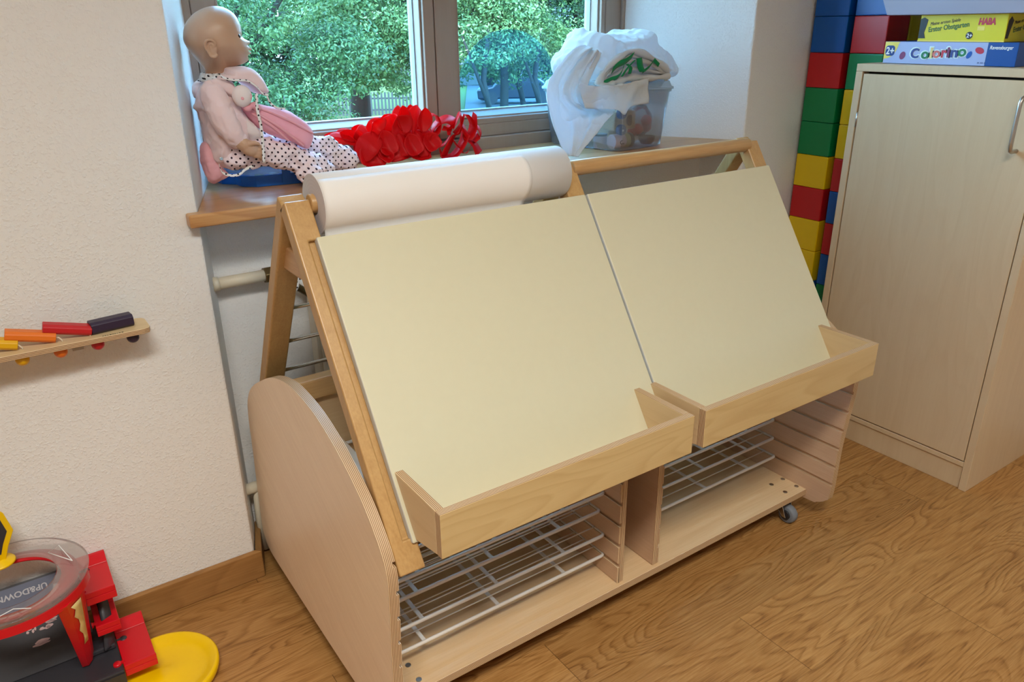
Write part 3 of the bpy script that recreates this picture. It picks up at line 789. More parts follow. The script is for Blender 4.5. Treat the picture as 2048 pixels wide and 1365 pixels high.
# ---- wire drying racks pushed into the grooves
def rack(x0, x1, y0, y1, z, label, grp):
    t = thing('wire_rack', label, 'rack', ((x0+x1)/2, y0, z-.004), grp)
    m = MB(); r = .012
    def corner(cx, cy, a0): return [(cx+r*math.cos(a), cy+r*math.sin(a), z) for a in [a0+PI/2*i/5 for i in range(6)]]
    pts = corner(x1-r, y1-r, 0)+corner(x0+r, y1-r, PI/2)+corner(x0+r, y0+r, PI)+corner(x1-r, y0+r, 1.5*PI)
    m.tube(pts, .0038, 10, True); m.build('frame', 'wire', t)
    m = MB(); yy = y0+.034
    while yy < y1-.02:
        m.cyl((x0, yy, z+.002), (x1, yy, z+.002), .0014, 8); yy += .034
    m.build('wire', 'wire', t)
    for i in range(1, 4):
        xx = x0+(x1-x0)*(i-.35)/3.3; m = MB(); m.obox((xx-.004, y0, z-.0045), (.008, 0, 0), (0, y1-y0, 0), (0, 0, .003)); m.build('cross_bar', 'wire', t)
names = ['lowest', 'second from the bottom', 'third from the bottom', 'fourth from the bottom', 'fifth from the bottom', 'topmost']
fy = [1.067, 1.069, 1.086, 1.074, 1.08, 1.07]
for i in range(6):
    rack(.4058, .981, fy[i], 1.43, GR[i]-.0005, 'pale wire rack in the left compartment of the easel trolley, '+names[i], 'wire racks in the left compartment')
nm3 = ['lowest', 'middle', 'topmost']
for i, yy in enumerate((1.118, 1.129, 1.135)):
    rack(1.0995, 1.6495, yy, 1.43, GR[i]-.0005, 'pale wire rack in the right compartment of the easel trolley, '+nm3[i], 'wire racks in the right compartment')

# ---- paper roll on the left crossbar, its free end hanging in front
RC = (1.277, .970); RR = .052
pr = thing('paper_roll', 'big roll of white drawing paper hung on the left crossbar of the easel', 'paper roll', (.73, 1.277, .970))
m = MB(); prof = []
N = 48
for xa in (0,):
    x0, x1 = .466, .993
    rows = []
    for x in (x0, x1):
        rows.append([(x, RC[0]+RR*math.cos(2*PI*j/N), RC[1]+RR*math.sin(2*PI*j/N)) for j in range(N)])
    m.grid(rows, 0, True, True)
    for x, ri in ((x0, .0185), (x1, .0185)):
        inner = [(x, RC[0]+ri*math.cos(2*PI*j/N), RC[1]+ri*math.sin(2*PI*j/N)) for j in range(N)]
        outer = [(x, RC[0]+RR*math.cos(2*PI*j/N), RC[1]+RR*math.sin(2*PI*j/N)) for j in range(N)]
        m.grid([outer, inner], 1, False, True)
    m.grid([[(x, RC[0]+.0185*math.cos(2*PI*j/N), RC[1]+.0185*math.sin(2*PI*j/N)) for j in range(N)] for x in (x0, x1)], 0, True, True)
m.build('roll', ['paper', 'paper_end'], pr)
m = MB(); rows = []
nx = 40
# sheet leaves the roll at the front and falls behind the board; right-hand corner torn back in a slant
for i in range(nx+1):
    t_ = i/nx; x = .4675+t_*(.885-.4675); row = []
    drop = .175
    for j in range(25):
        s = j/24
        rr = RR+.0012+.003*t_*t_
        if s < .5:
            a = math.radians(120+s/.5*108)
            y, z = RC[0]+rr*math.cos(a), RC[1]+rr*math.sin(a)
        else:
            q = (s-.5)/.5; a = math.radians(228)
            y = RC[0]+rr*math.cos(a)+.012*q+.003*math.sin(9*t_+3*q)*t_*q; z = RC[1]+rr*math.sin(a)-.11*q
        row.append((x+(.006*math.sin(s*7))*(t_ > .97), y, z))
    rows.append(row)
m.grid(rows); o = m.build('loose_sheet', 'paper', pr, solid=.0006)

# ================================================================== LEFT WALL TOY (blocks on a shelf)
wt = thing('wall_toy', 'small plywood wall toy with tethered coloured blocks above and coloured balls below', 'wall toy', (.0, 1.60, .70))
m = MB(); xr = .2135
m.prism([(-.42, 1.552), (xr-.012, 1.552), (xr-.003, 1.556), (xr, 1.566), (xr, 1.612), (xr-.004, 1.622), (xr-.014, 1.626), (-.42, 1.626)], 'z', .7045, .7150, 0, 1)
m.build('shelf_board', [wood('birch_toy_board', srgb(222, 196, 152), srgb(190, 158, 112), 'x', rings=.3, grain=.7), 'edge_z'], wt, bevel=.0012)
def block(cx, cy, z0, ang, mat, yaw=0, L=.092, W=.030, H=.021):
    m = MB(); ch = .005
    sec = [(-W/2+ch, 0), (W/2-ch, 0), (W/2, ch), (W/2, H-ch), (W/2-ch, H), (-W/2+ch, H), (-W/2, H-ch), (-W/2, ch)]
    Rm = Matrix.Rotation(yaw, 3, 'Z') @ Matrix.Rotation(ang, 3, 'Y')
    n = len(sec); vs = []
    for x in (-L/2, L/2):
        for (y, z) in sec: vs.append(Vector((cx, cy, z0))+Rm @ Vector((x, y, z)))
    m.add(vs, [tuple(range(n))[::-1], tuple(range(n, 2*n))]+[(i, (i+1) % n, n+(i+1) % n, n+i) for i in range(n)])
    return m.build('block', mat, wt, bevel=.0012)
TH = math.radians(14.5)
block(.150, 1.588, .7152, 0, 'paint_violet', yaw=math.radians(7), L=.076, H=.024)
for cx_b, mt in ((.0735, 'paint_red'), (.0135, 'paint_orange'), (-.0475, 'paint_yellow'), (-.1085, 'brick_green')):
    block(cx_b, 1.584, .7152+.040*math.sin(TH), TH, mt, yaw=math.radians(-3), L=.080, W=.029, H=.0185)
for x, mt in ((-.006, 'paint_yellow'), (.056, 'paint_orange'), (.119, 'paint_red'), (.181, 'paint_violet'), (-.068, 'brick_green')):
    m = MB(); m.ell((x, 1.574, .6955), (.0115, .0115, .0115)); m.build('ball', mt, wt)
for x in (.101, .054, -.010):
    m = MB(); m.tube([(x, 1.575, .722), (x+.004, 1.574, .724), (x+.008, 1.573, .719), (x+.009, 1.573, .714)], .0014, 8); m.build('string', 'string', wt)
m = MB(); m.box(.078, .098, 1.628, 1.6325, .672, .704); m.box(.078, .098, 1.590, 1.6325, .7025, .7045)
m.build('bracket', 'bracket_zinc', wt, bevel=.0008)
m = MB(); m.cyl((.088, 1.6275, .684), (.088, 1.624, .684), .0055, 16); m.build('screw', 'chrome', wt, bevel=.0008)
m = MB(); rng = random.Random(4)
for i in range(9):
    xx = .128+i*.0042; m.box(xx, xx+rng.uniform(.0018, .0034), 1.5555, 1.5555+rng.uniform(.0022, .0034), .7150, .7153)
m.build('printed_mark', 'print_black', wt)

# ================================================================== CABINET
cb = thing('cabinet', 'pale maple cupboard with one door and a bent steel handle', 'cabinet', (2.35, 1.08, 0))
CX, CT = 2.126, 1.142
def cbx(name, *a, mats=('maple', 'maple_edge'), bev=.0008):
    m = MB()
    for t in a: m.box(*t)
    return m.build(name, list(mats), cb, bevel=bev, seg=1)
cbx('side_panel', (CX, 2.58, .814, .8345, 0, CT-.0205)); cbx('side_panel', (CX, 2.58, 1.3305, 1.351, 0, CT-.0205))
cbx('top', (CX, 2.58, .814, 1.351, CT-.020, CT))
cbx('bottom', (CX+.001, 2.56, .835, 1.330, .072, .0865)); cbx('plinth', (CX+.006, CX+.024, .835, 1.330, 0, .0715))
cbx('back_panel', (2.56, 2.575, .835, 1.330, .087, CT-.021))
m = MB(); m.box(CX+.03, CX+.04, .836, 1.329, .087, CT-.022); m.build('shadow_board', 'dark_gap', cb)
dr = cbx('door', (CX+.001, CX+.019, .8375, 1.3265, .0905, CT-.0265))
M['hinge'] = M['steel']
m = MB(); 
m.cyl((CX+.002, 1.3285, .97), (CX+.002, 1.3285, 1.01), .0032, 12); m.build('hinge', 'steel', dr)
m = MB(); hy_ = .888
m.tube([(CX+.004, hy_, .951), (CX-.022, hy_, .951), (CX-.030, hy_, .954), (CX-.034, hy_, .962), (CX-.035, hy_, .975), (CX-.035, hy_, 1.055),
        (CX-.034, hy_, 1.068), (CX-.030, hy_, 1.076), (CX-.022, hy_, 1.079), (CX+.004, hy_, 1.079)], .0052, 16)
m.build('handle', 'steel', dr)

# ---- game boxes on the cabinet
M['lavender'] = plain('lavender_box_print', srgb(168, 178, 216), .35, var=.01)
M['navy'] = plain('navy_print', srgb(0, 50, 122), .35, var=.01)
M['deep_blue'] = plain('deep_blue_print', srgb(0, 72, 146), .35, var=.02)
M['game_yellow'] = plain('yellow_box_print', srgb(216, 202, 0), .4, var=.015)
M['soft_yellow'] = plain('soft_yellow_print', srgb(236, 214, 96), .4)
M['cream_print'] = plain('cream_print', srgb(226, 206, 140), .45)
M['halo'] = plain('pale_halo_print', srgb(220, 236, 236), .5)
for nm, c in dict(plum=(126, 46, 96), magenta=(168, 30, 110), crimson=(190, 36, 62), leaf=(24, 116, 70), indigo=(44, 60, 130), salmon=(206, 108, 100), sand=(224, 196, 120), royal=(20, 84, 170), darkgreen=(60, 100, 20)).items():
    M['p_'+nm] = plain('print_'+nm, srgb(*c), .4, var=.02)
GX = 2.18
g1 = thing('game_box', 'flat lavender and blue board game box lying directly on the cabinet top', 'board game', (2.33, 1.13, CT))
m = MB(); m.box(GX, GX+.27, .958, 1.308, CT+.001, CT+.058); m.build('box', 'deep_blue', g1, bevel=.001)
m = MB(); m.box(GX-.0006, GX+.001, 1.031, 1.3075, CT+.0015, CT+.0575); m.build('front_label', 'lavender', g1)
R_, U_ = (0, -1, 0), (0, 0, 1); fx = GX-.0009
m = MB(); N = 14
m.prism([(1.3072, CT+.0572), (1.264, CT+.0572)]+[(1.264+.036*(1-math.cos(a))+.004, CT+.0572-.044*math.sin(a)) for a in [PI/2*i/N for i in range(1, N+1)]]+[(1.3072, CT+.012)], 'x', fx-.0001, fx)
m.build('corner_flash', 'soft_yellow', g1)
def rrect(cy, cz, w, h, r, n=6, tilt=0):
    pts = []
    for (sx_, sz, a0) in ((1, 1, 0), (-1, 1, PI/2), (-1, -1, PI), (1, -1, 1.5*PI)):
        for i in range(n+1):
            a = a0+PI/2*i/n; y, z = sx_*(w/2-r)+r*math.cos(a), sz*(h/2-r)+r*math.sin(a)
            pts.append((cy+y*math.cos(tilt)-z*math.sin(tilt), cz+y*math.sin(tilt)+z*math.cos(tilt)))
    return pts
def oval(cy, cz, a_, b_, tilt=0, n=28):
    return [(cy+a_*math.cos(t)*math.cos(tilt)-b_*math.sin(t)*math.sin(tilt), cz+a_*math.cos(t)*math.sin(tilt)+b_*math.sin(t)*math.cos(tilt)) for t in [2*PI*i/n for i in range(n)]]
m = MB(); m.prism(rrect(1.2905, CT+.034, .027, .027, .008), 'x', fx-.0003, fx); m.build('badge', 'navy', g1)
text('2+', 'lettering', g1, (fx-.0006, 1.302, CT+.025), R_, U_, .026, 'print_white', offset=.0006, fit=.023)
for (cy, cz, a_, b_, tl_, c) in ((1.2525, CT+.022, .0078, .0105, .35, 'p_plum'), (1.073, CT+.027, .0058, .0098, .5, 'p_royal'), (1.049, CT+.038, .0115, .0075, .35, 'p_crimson')):
    m = MB(); m.prism(oval(cy, cz, a_, b_, tl_), 'x', fx-.0003, fx); m.build('oval_print', c, g1)
cols = ['p_indigo', 'p_leaf', 'p_sand', 'p_salmon', 'p_crimson', 'p_plum', 'p_indigo', 'p_leaf']
xs = [0, .026, .0455, .0525, .072, .0845, .0925, .110]; ups = [0, -.001, .001, .002, .003, .004, .004, .007]
wd = [.024, .0185, .0055, .018, .0115, .006, .0165, .0185]
for q, ch in enumerate('Colorino'):
    o_ = (fx-.0003, 1.232-xs[q]*1.16, CT+.017+ups[q]); 
    text(ch, 'lettering_halo', g1, o_, R_, U_, .038 if ch != 'C' else .036, 'halo', offset=.0030, fit=(wd[q]+.006)*1.16 if ch != 'C' else None)
for q, ch in enumerate('Colorino'):
    text(ch, 'lettering', g1, (fx-.0008, 1.2300-xs[q]*1.16, CT+.017+ups[q]), R_, U_, .036 if ch != 'C' else .034, cols[q], offset=.0012, fit=wd[q]*1.16 if ch != 'C' else None)
text('Ravensburger', 'lettering', g1, (GX-.0003, 1.026, CT+.0415), R_, U_, .0125, 'print_white', shear=.15, offset=.0002, fit=.056)
text('24 350 3', 'small_print', g1, (fx, 1.050, CT+.0065), R_, U_, .0055, 'navy')

g2 = thing('game_box', 'bright yellow board game box in the middle of the stack on the cabinet', 'board game', (2.35, 1.1, CT+.058))
z0 = CT+.0585
m = MB(); m.box(GX, GX+.31, .996, 1.218, z0, z0+.066); m.build('box', 'game_yellow', g2, bevel=.001)
m = MB(); m.box(GX-.0006, GX+.001, .996, 1.218, z0, z0+.003); m.build('lid_seam', 'soft_yellow', g2)
fx = GX-.0004
m = MB(); m.prism([(1.2175, z0+.008), (1.2175, z0+.056), (1.208, z0+.060), (1.197, z0+.054), (1.199, z0+.040), (1.203, z0+.022), (1.198, z0+.008)], 'x', fx-.0003, fx); m.build('dark_print', 'print_black', g2)
m = MB(); m.prism([(GX+.002, z0+.008), (GX+.016, z0+.008), (GX+.022, z0+.03), (GX+.03, z0+.05), (GX+.016, z0+.060), (GX+.004, z0+.05)], 'y', .9956, .996); m.build('dark_print', 'print_black', g2)
text('Meine ersten Spiele', 'lettering', g2, (fx, 1.190, z0+.0395), (0, -1, .13), (0, .13, 1), .012, 'print_black', shear=.25, fit=.078)
text('Erster Obstgarten', 'lettering', g2, (fx, 1.192, z0+.0235), (0, -1, .13), (0, .13, 1), .0175, 'p_darkgreen', offset=.0004, fit=.105)
text('HABA', 'lettering', g2, (fx, 1.066, z0+.0415), (0, -1, 0), U_, .021, 'p_crimson', offset=.0011, shear=.1, fit=.042)
m = MB(); m.box(fx-.0002, fx, 1.048, 1.066, z0+.027, z0+.037); m.build('small_print', 'soft_yellow', g2)
m = MB(); m.prism(oval(1.083, z0+.0155, .0088, .0088), 'x', fx-.0003, fx); m.build('badge', 'darkbadge' if 'darkbadge' in M else 'print_black', g2)
text('2+', 'lettering', g2, (fx-.0005, 1.0895, z0+.0105), R_, U_, .0135, 'print_white', offset=.0003)
text('Meine ersten', 'lettering', g2, (GX+.036, .9957, z0+.041), (1, 0, .13), (-.13, 0, 1), .012, 'print_black', shear=.25)
text('Erster Obstgarten', 'lettering', g2, (GX+.036, .9957, z0+.022), (1, 0, .13), (-.13, 0, 1), .0175, 'p_darkgreen', offset=.0004)
m = MB(); zb = z0+.0665; ps = []
rows = []
for (e, z) in ((.0, 0), (.030, .10), (.034, .104)):
    rows.append([(GX-.02-e, 1.306+e, zb+z), (GX-.02-e, .88-e, zb+z), (GX+.33+e, .88-e, zb+z), (GX+.33+e, 1.306+e, zb+z)])
for (e, z) in ((.030, .104), (.027, .10), (-.003, .003)):
    rows.append([(GX-.02-e, 1.306+e, zb+z), (GX-.02-e, .88-e, zb+z), (GX+.33+e, .88-e, zb+z), (GX+.33+e, 1.306+e, zb+z)])
m.grid(rows, 0, False, True); m.add(rows[0], [(0, 1, 2, 3)]); m.add(rows[-1], [(3, 2, 1, 0)])
M['pale_bin'] = plain('pale_grey_plastic', srgb(168, 168, 186), .4, var=.01)
tag(m.build('storage_tray', 'pale_bin', bevel=.003), 'pale flared plastic tray standing on top of the yellow game box', 'tray')

# ================================================================== TOWERS OF BIG PLUG-TOGETHER BRICKS
def make_brick(name, mat, cx, cy, z, S, label, grp, H=.1057):
    t = thing(name, label, 'toy brick', (cx, cy, z), grp)
    m = MB(); m.box(cx-S/2, cx+S/2, cy-S/2, cy+S/2, z+.0004, z+H-.0004); m.build('body', mat, t, bevel=.003, seg=2)
    for dx in (-.25, .25):
        for dy in (-.25, .25):
            m = MB(); m.cyl((cx+dx*S, cy+dy*S, z+H-.0004), (cx+dx*S, cy+dy*S, z+H+.018), .019, 20, caps=True); m.build('stud', mat, t)
    return t
def tower(cx, cy, S, cols, who, ztop, lean=0):
    H = .1057; proto = {}
    for i, c in enumerate(cols):
        z = ztop-(i+1)*H
        x = cx
        lab = '%s brick, %s from the top in the %s' % (c, ['first', 'second', 'third', 'fourth', 'fifth', 'sixth', 'seventh', 'eighth', 'ninth', 'tenth', 'eleventh', 'twelfth', 'thirteenth'][i], who)
        if c not in proto:
            proto[c] = make_brick('toy_brick', 'brick_'+c, x, cy, z, S, lab, 'bricks in the '+who)
        else:
            t = copy_tree(proto[c]); t.location = (x, cy, z); t['label'] = lab
# boundaries measured at z = 1.268, 1.162, ...
tower(2.342, 1.563, .119, ['blue', 'blue', 'red', 'green', 'green', 'yellow', 'red', 'yellow', 'yellow', 'blue', 'green', 'red', 'yellow'], 'brick tower touching the window wall', 1.3741)
tower(2.340, 1.427, .112, ['blue', 'red', 'green', 'yellow', 'yellow', 'red', 'blue', 'red', 'blue', 'green', 'yellow', 'red', 'green'], 'brick tower behind the cabinet', 1.3741)
tower(2.458, 1.427, .112, ['blue', 'yellow', 'red', 'green', 'blue', 'yellow', 'red', 'blue', 'green', 'yellow', 'red', 'blue', 'green'], 'shaded brick tower against the right wall', 1.3741)

# ================================================================== SOFT SHAPES
def blob(poly, yc, W, e=.6, n=72, K=14, tiltf=None, cen=None):
    """a stuffed shape whose side view is the given outline (x, z)"""
    o = smooth_loop([(p[0], p[1]) for p in poly], n)
    c = Vector(cen) if cen else sum(o, Vector((0, 0)))/n
    rows = []
    for k in range(K+1):
        ph = -PI/2+PI*k/K; s = max(math.cos(ph), 0)**e
        rows.append([(c.x+(p.x-c.x)*s, yc+W*math.sin(ph)+(tiltf(c.x+(p.x-c.x)*s, c.y+(p.y-c.y)*s) if tiltf else 0), c.y+(p.y-c.y)*s) for p in o])
    return MB().grid(rows, 0, True, True)
def merge(a, b): a.add(b.v, b.f, b.m and list(b.m) or 0, True); return a
def chain(m, pts, rs, n=14, steps=26):
    q = smooth_loop(pts, steps, False); r = smooth_loop([(x, 0) for x in rs], steps, False)
    m.tube(q, [v.x for v in r], n)
    m.ell(q[0], (r[0].x,)*3, 0, 8, n); m.ell(q[-1], (r[-1].x,)*3, 0, 8, n)
    return m
def ribbon(m, pts, w, axis=(0, 1, 0), n=30, twist=0):
    q = smooth_loop(pts, n, False); ax = Vector(axis); rows = []
    for i, p in enumerate(q):
        a = ax.copy()
        if twist:
            t = (q[min(i+1, n-1)]-q[max(i-1, 0)]).normalized(); a = Matrix.Rotation(twist*i/(n-1), 3, t) @ a
        rows.append([p-a*w/2, p, p+a*w/2])
    return m.grid(rows)
def xz(pts, y): return [(p[0], y, p[1]) for p in pts]

# ================================================================== BLUE CASE UNDER THE DOLL
cs = thing('sorting_case', 'flat blue plastic case with a clear lid under the seated doll', 'case', (.64, 1.87, .91))
plan = [(.500, 1.872), (.503, 1.838), (.530, 1.812), (.685, 1.788), (.705, 1.90), (.690, 1.935), (.500, 1.965), (.470, 1.93), (.475, 1.90)]
def inset(pl, d):
    c = sum((Vector(p) for p in pl), Vector((0, 0)))/len(pl); return [tuple(c+(Vector(p)-c)*(1-d/(Vector(p)-c).length)) for p in pl]
m = MB(); m.prism(plan, 'z', .9105, .914); 
pi = inset(plan, .003)
n = len(plan); vs = [(*p, .914) for p in plan]+[(*p, .936) for p in plan]+[(*p, .936) for p in pi]+[(*p, .9145) for p in pi]
m.add(vs, [(k*n+i, k*n+(i+1) % n, (k+1)*n+(i+1) % n, (k+1)*n+i) for k in range(3) for i in range(n)])
m.build('tray', 'toy_blue', cs, bevel=.0015)
m = MB(); m.prism(inset(plan, .001), 'z', .9365, .9545); m.build('lid', 'clear_case', cs, bevel=.002)
m = MB(); m.obox((.588, 1.7995, .914), (.020, -.0032, 0), (.0005, .003, 0), (0, 0, .036)); m.build('latch', 'toy_blue', cs, bevel=.001)
for i, (x, c) in enumerate(((.54, 'p_leaf'), (.575, 'halo'), (.625, 'p_sand'), (.648, 'print_white'), (.672, 'soft_yellow'))):
    m = MB(); m.box(x, x+.018, 1.835, 1.86, .915, .933)
    tag(m.build('bead_block', c, bevel=.003), ['pale green piece in the blue case, furthest left', 'pale white piece second from left in the blue case', 'sand coloured piece in the middle of the blue case', 'white piece second from right in the blue case', 'yellow piece furthest right in the blue case'][i], 'toy piece', 'small pieces in the blue case')

# ================================================================== THE DOLL
dl = thing('baby_doll', 'bald baby doll in a pale pink jacket and dotted trousers sitting against the window reveal', 'doll', (.50, 1.80, .955))
HEAD = [(0.5359, 1.2372), (0.5405, 1.2310), (0.5515, 1.2245), (0.5455, 1.2180), (0.5518, 1.2119), (0.5441, 1.2075), (0.5496, 1.2028), (0.5418, 1.1969), (0.5433, 1.1897), (0.5324, 1.1818), (0.5131, 1.1762), (0.4973, 1.1715), (0.4903, 1.1555), (0.4546, 1.1544), (0.4497, 1.1727), (0.4392, 1.1891), (0.4272, 1.2072), (0.4184, 1.2261), (0.4187, 1.2407), (0.423, 1.2552), (0.4321, 1.2696), (0.449, 1.2839), (0.47, 1.2933), (0.4901, 1.2962), (0.5093, 1.2923), (0.5257, 1.2806), (0.5343, 1.2629), (0.5365, 1.2491)]
HA = math.radians(15.5)
def turn_head(m):
    """the head is turned a little towards the room"""
    q = []
    for p in m.v:
        dx, l_ = p[0]-.485, p[1]-1.80; q.append((.485+dx*math.cos(HA)+l_*math.sin(HA), 1.80-dx*math.sin(HA)+l_*math.cos(HA), p[2]))
    m.v = q; return m
def head_mesh():
    o = smooth_loop(HEAD, 600); c = Vector((.485, 1.232)); NT = 150
    ang = np.unwrap([math.atan2(p.y-c.y, p.x-c.x) for p in o]); rad_ = np.array([(p-c).length for p in o])
    if ang[-1] < ang[0]: ang = ang[::-1]; rad_ = rad_[::-1]
    order = np.argsort(np.mod(ang, 2*PI)); A = np.mod(ang, 2*PI)[order]; Rr = rad_[order]
    A = np.concatenate([A-2*PI, A, A+2*PI]); Rr = np.tile(Rr, 3)
    th = np.arange(NT)*2*PI/NT; r = np.interp(th, A, Rr)
    ker = np.exp(-.5*(np.arange(-16, 17)/6.5)**2); ker /= ker.sum()
    r0 = np.convolve(np.concatenate([r[-16:], r, r[:16]]), ker, 'valid')
    K = 44; rows = []
    for k in range(K+1):
        ph = -PI/2+PI*k/K; row = []
        for i in range(NT):
            t = th[i]
            tf = (t+PI) % (2*PI)-PI; fw = 1/(1+math.exp(-(tf+.80)/.05))*1/(1+math.exp((tf-.42)/.05))
            bl = math.exp(-(ph/(.9-.57*fw))**2)
            rr = r0[i]+(r[i]-r0[i])*bl
            tt = (t+PI) % (2*PI)-PI
            # cheeks, eye hollows
            ck = math.exp(-((tt+.52)/.26)**2-((abs(ph)-.62)/.36)**2); ey = math.exp(-((tt-.07)/.10)**2-((abs(ph)-.42)/.17)**2)
            rr += .0050*ck-.0050*ey
            s = max(math.cos(ph), 0)**.92
            # skull wide above, jaw and neck narrower
            x_, z_ = rr*s*math.cos(t), rr*s*math.sin(t)
            q_ = min(1, max(0, (-.010-z_)/.060)); wf = 1.0-.52*q_*q_*(3-2*q_)
            row.append((c.x+x_, 1.80+.0575*math.sin(ph)*wf, c.y+z_))
        rows.append(row)
    return MB().grid(rows, 0, True, True)
h = turn_head(head_mesh()).build('head', 'vinyl', dl)
m = MB()   # near ear: rim curl, hollow and lobe
er = smooth_loop([(.4655, 1.742, 1.2060), (.4595, 1.7385, 1.2180), (.4635, 1.7375, 1.2290), (.4730, 1.7385, 1.2310), (.4800, 1.740, 1.2250), (.4785, 1.7415, 1.2170)], 20, False)
m.tube(er, [.0030]*18+[.0024, .0016], 10)
m.ell((.4715, 1.7425, 1.2145), (.0115, .0035, .0155)); m.tube(smooth_loop([(.4655, 1.742, 1.206), (.4690, 1.7415, 1.199), (.4760, 1.7415, 1.1985), (.4810, 1.743, 1.2035)], 14, False), .0034, 10)
m.tube(smooth_loop([(.4675, 1.7395, 1.211), (.4665, 1.739, 1.220), (.4730, 1.739, 1.2235), (.4755, 1.740, 1.216)], 14, False), .0019, 8)
turn_head(m).build('ear', 'vinyl', dl, remesh=.0011, smoothit=3)
for sgn in (-1, 1):
    m = MB(); m.ell((.5228, 1.80+sgn*.0300, 1.2360), (.0088, .0086, .0088)); e = turn_head(m).build('eye', 'eye_white', dl)
    m = MB(); m.ell((.5253, 1.80+sgn*.0318, 1.2360), (.0070, .0076, .0074)); turn_head(m).build('iris', 'eye_dark', e)
m = MB(); m.ell((.5478, 1.80, 1.2105), (.0044, .0095, .0026)); m.ell((.5460, 1.80, 1.2030), (.0042, .0085, .0028)); turn_head(m).build('lips', 'lips', dl)
# jacket body
TORSO = [(0.4631, 1.1585), (0.4849, 1.1576), (0.5009, 1.1435), (0.5096, 1.1065), (0.5215, 1.0739), (0.521, 1.041), (0.5175, 1.0), (0.4946, 0.9660), (0.4613, 0.9640), (0.4408, 0.9723), (0.430, 1.0056), (0.4271, 1.0486), (0.4264, 1.0905), (0.421, 1.096), (0.4312, 1.1242), (0.4425, 1.1441)]
m = blob(TORSO, 1.80, .064, .55); o = m.build('jacket', 'fleece', dl, remesh=.003, smoothit=2); displace(o, .008, .045); crease(o, .007, .035)
m = MB(); chain(m, [(.4455, 1.748, 1.128), (.4505, 1.736, 1.097), (.460, 1.730, 1.064), (.471, 1.728, 1.042), (.4785, 1.728, 1.032)], [.026, .0275, .0265, .0240, .0195])
o = m.build('sleeve', 'fleece', dl, remesh=.003, smoothit=2); displace(o, .005, .03); crease(o, .006, .03)
m = MB(); chain(m, [(.4555, 1.85, 1.125), (.480, 1.868, 1.085), (.510, 1.870, 1.045), (.535, 1.866, 1.025)], [.026, .027, .025, .021])
o = m.build('sleeve', 'fleece', dl, remesh=.003, smoothit=2); displace(o, .005, .03); crease(o, .006, .03)
TAIL = [(0.4203, 1.0196), (0.4335, 1.0228), (0.4427, 0.9852), (0.462, 0.9555), (0.4641, 0.9454), (0.4301, 0.9331), (0.417, 0.9503), (0.4137, 0.9903)]
o = blob(TAIL, 1.80, .028, .5).build('jacket_tail', 'fleece_in', dl, remesh=.0028, smoothit=2); displace(o, .009, .02)
FLAP = [(0.4570, 1.1540), (0.4698, 1.1650), (0.4828, 1.1640), (0.4858, 1.1743), (0.5028, 1.1765), (0.5292, 1.1766), (0.5489, 1.1637), (0.5625, 1.1426), (0.5700, 1.1225), (0.5625, 1.1176), (0.5484, 1.1194), (0.5344, 1.1357), (0.5197, 1.1456), (0.4992, 1.1505), (0.4739, 1.1525)]
o = blob(FLAP, 1.785, .060, .35).build('collar_flap', 'fleece', dl, remesh=.0028, smoothit=2); displace(o, .004, .03)
CL2 = [(.443, 1.153), (.460, 1.156), (.478, 1.150), (.492, 1.136), (.490, 1.118), (.476, 1.122), (.462, 1.134), (.448, 1.142)]
o = blob(CL2, 1.742, .012, .4).build('collar', 'fleece', dl, remesh=.0025, smoothit=2); displace(o, .003, .02)
m = MB(); ribbon(m, xz([(0.4593, 1.1622), (0.4736, 1.1550), (0.4918, 1.1519), (0.5126, 1.1500), (0.53, 1.1381), (0.5429, 1.1222), (0.5545, 1.1195)], 1.722), .0042, (0, .2, 1)); m.build('dotted_piping', 'dots_white', dl, solid=.0012)
m = MB(); ribbon(m, xz([(0.5238, 1.1250), (0.5221, 1.1064), (0.5209, 1.0902), (0.5229, 1.0736), (0.524, 1.058), (0.5237, 1.0319), (0.5225, 1.0078), (0.5202, 0.9811)], 1.704), .0062, (1, 0, 0)); m.build('dotted_ribbon', 'dots_white', dl, solid=.001)
m = MB(); ribbon(m, xz([(0.5578, 1.1158), (0.5645, 1.0996), (0.5777, 1.0893), (0.5951, 1.0864)], 1.745), .005, (.5, 0, .8)); m.build('dotted_ribbon', 'dots_white', dl, solid=.001)
m = MB(); ribbon(m, xz([(0.4318, 0.9822), (0.436, 0.966), (0.4516, 0.9578), (0.4708, 0.9578), (0.4853, 0.9671), (0.5037, 0.9729)], 1.728), .0055, (0, .3, 1)); m.build('dotted_ribbon', 'dots_white', dl, solid=.001)
rows = []
for j in range(31):     # frill round the neck
    a = PI*.62+PI*1.05*j/30; w_ = .0035*math.sin(j*2.4)
    rows.append([(.4720+(.027+w_)*math.cos(a), 1.80+(.040+w_)*math.sin(a), 1.1645), (.4700+(.034-w_)*math.cos(a), 1.80+(.052-w_)*math.sin(a), 1.149)])
MB().grid(rows).build('neck_frill', 'dots_white', dl, solid=.001)
m = MB(); m.cyl((.4402, 1.7395, .9934), (.4402, 1.7360, .9934), .004, 16); m.build('button', 'steel', dl, bevel=.001)
o = blob([(0.4981, 1.0857), (0.5125, 1.0744), (0.5312, 1.0521), (0.548, 1.0267), (0.5291, 1.0164), (0.5033, 1.0269), (0.4892, 1.0605)], 1.785, .045, .5).build('knitted_top', 'cream_knit', dl, remesh=.003, smoothit=1); displace(o, .005, .012)
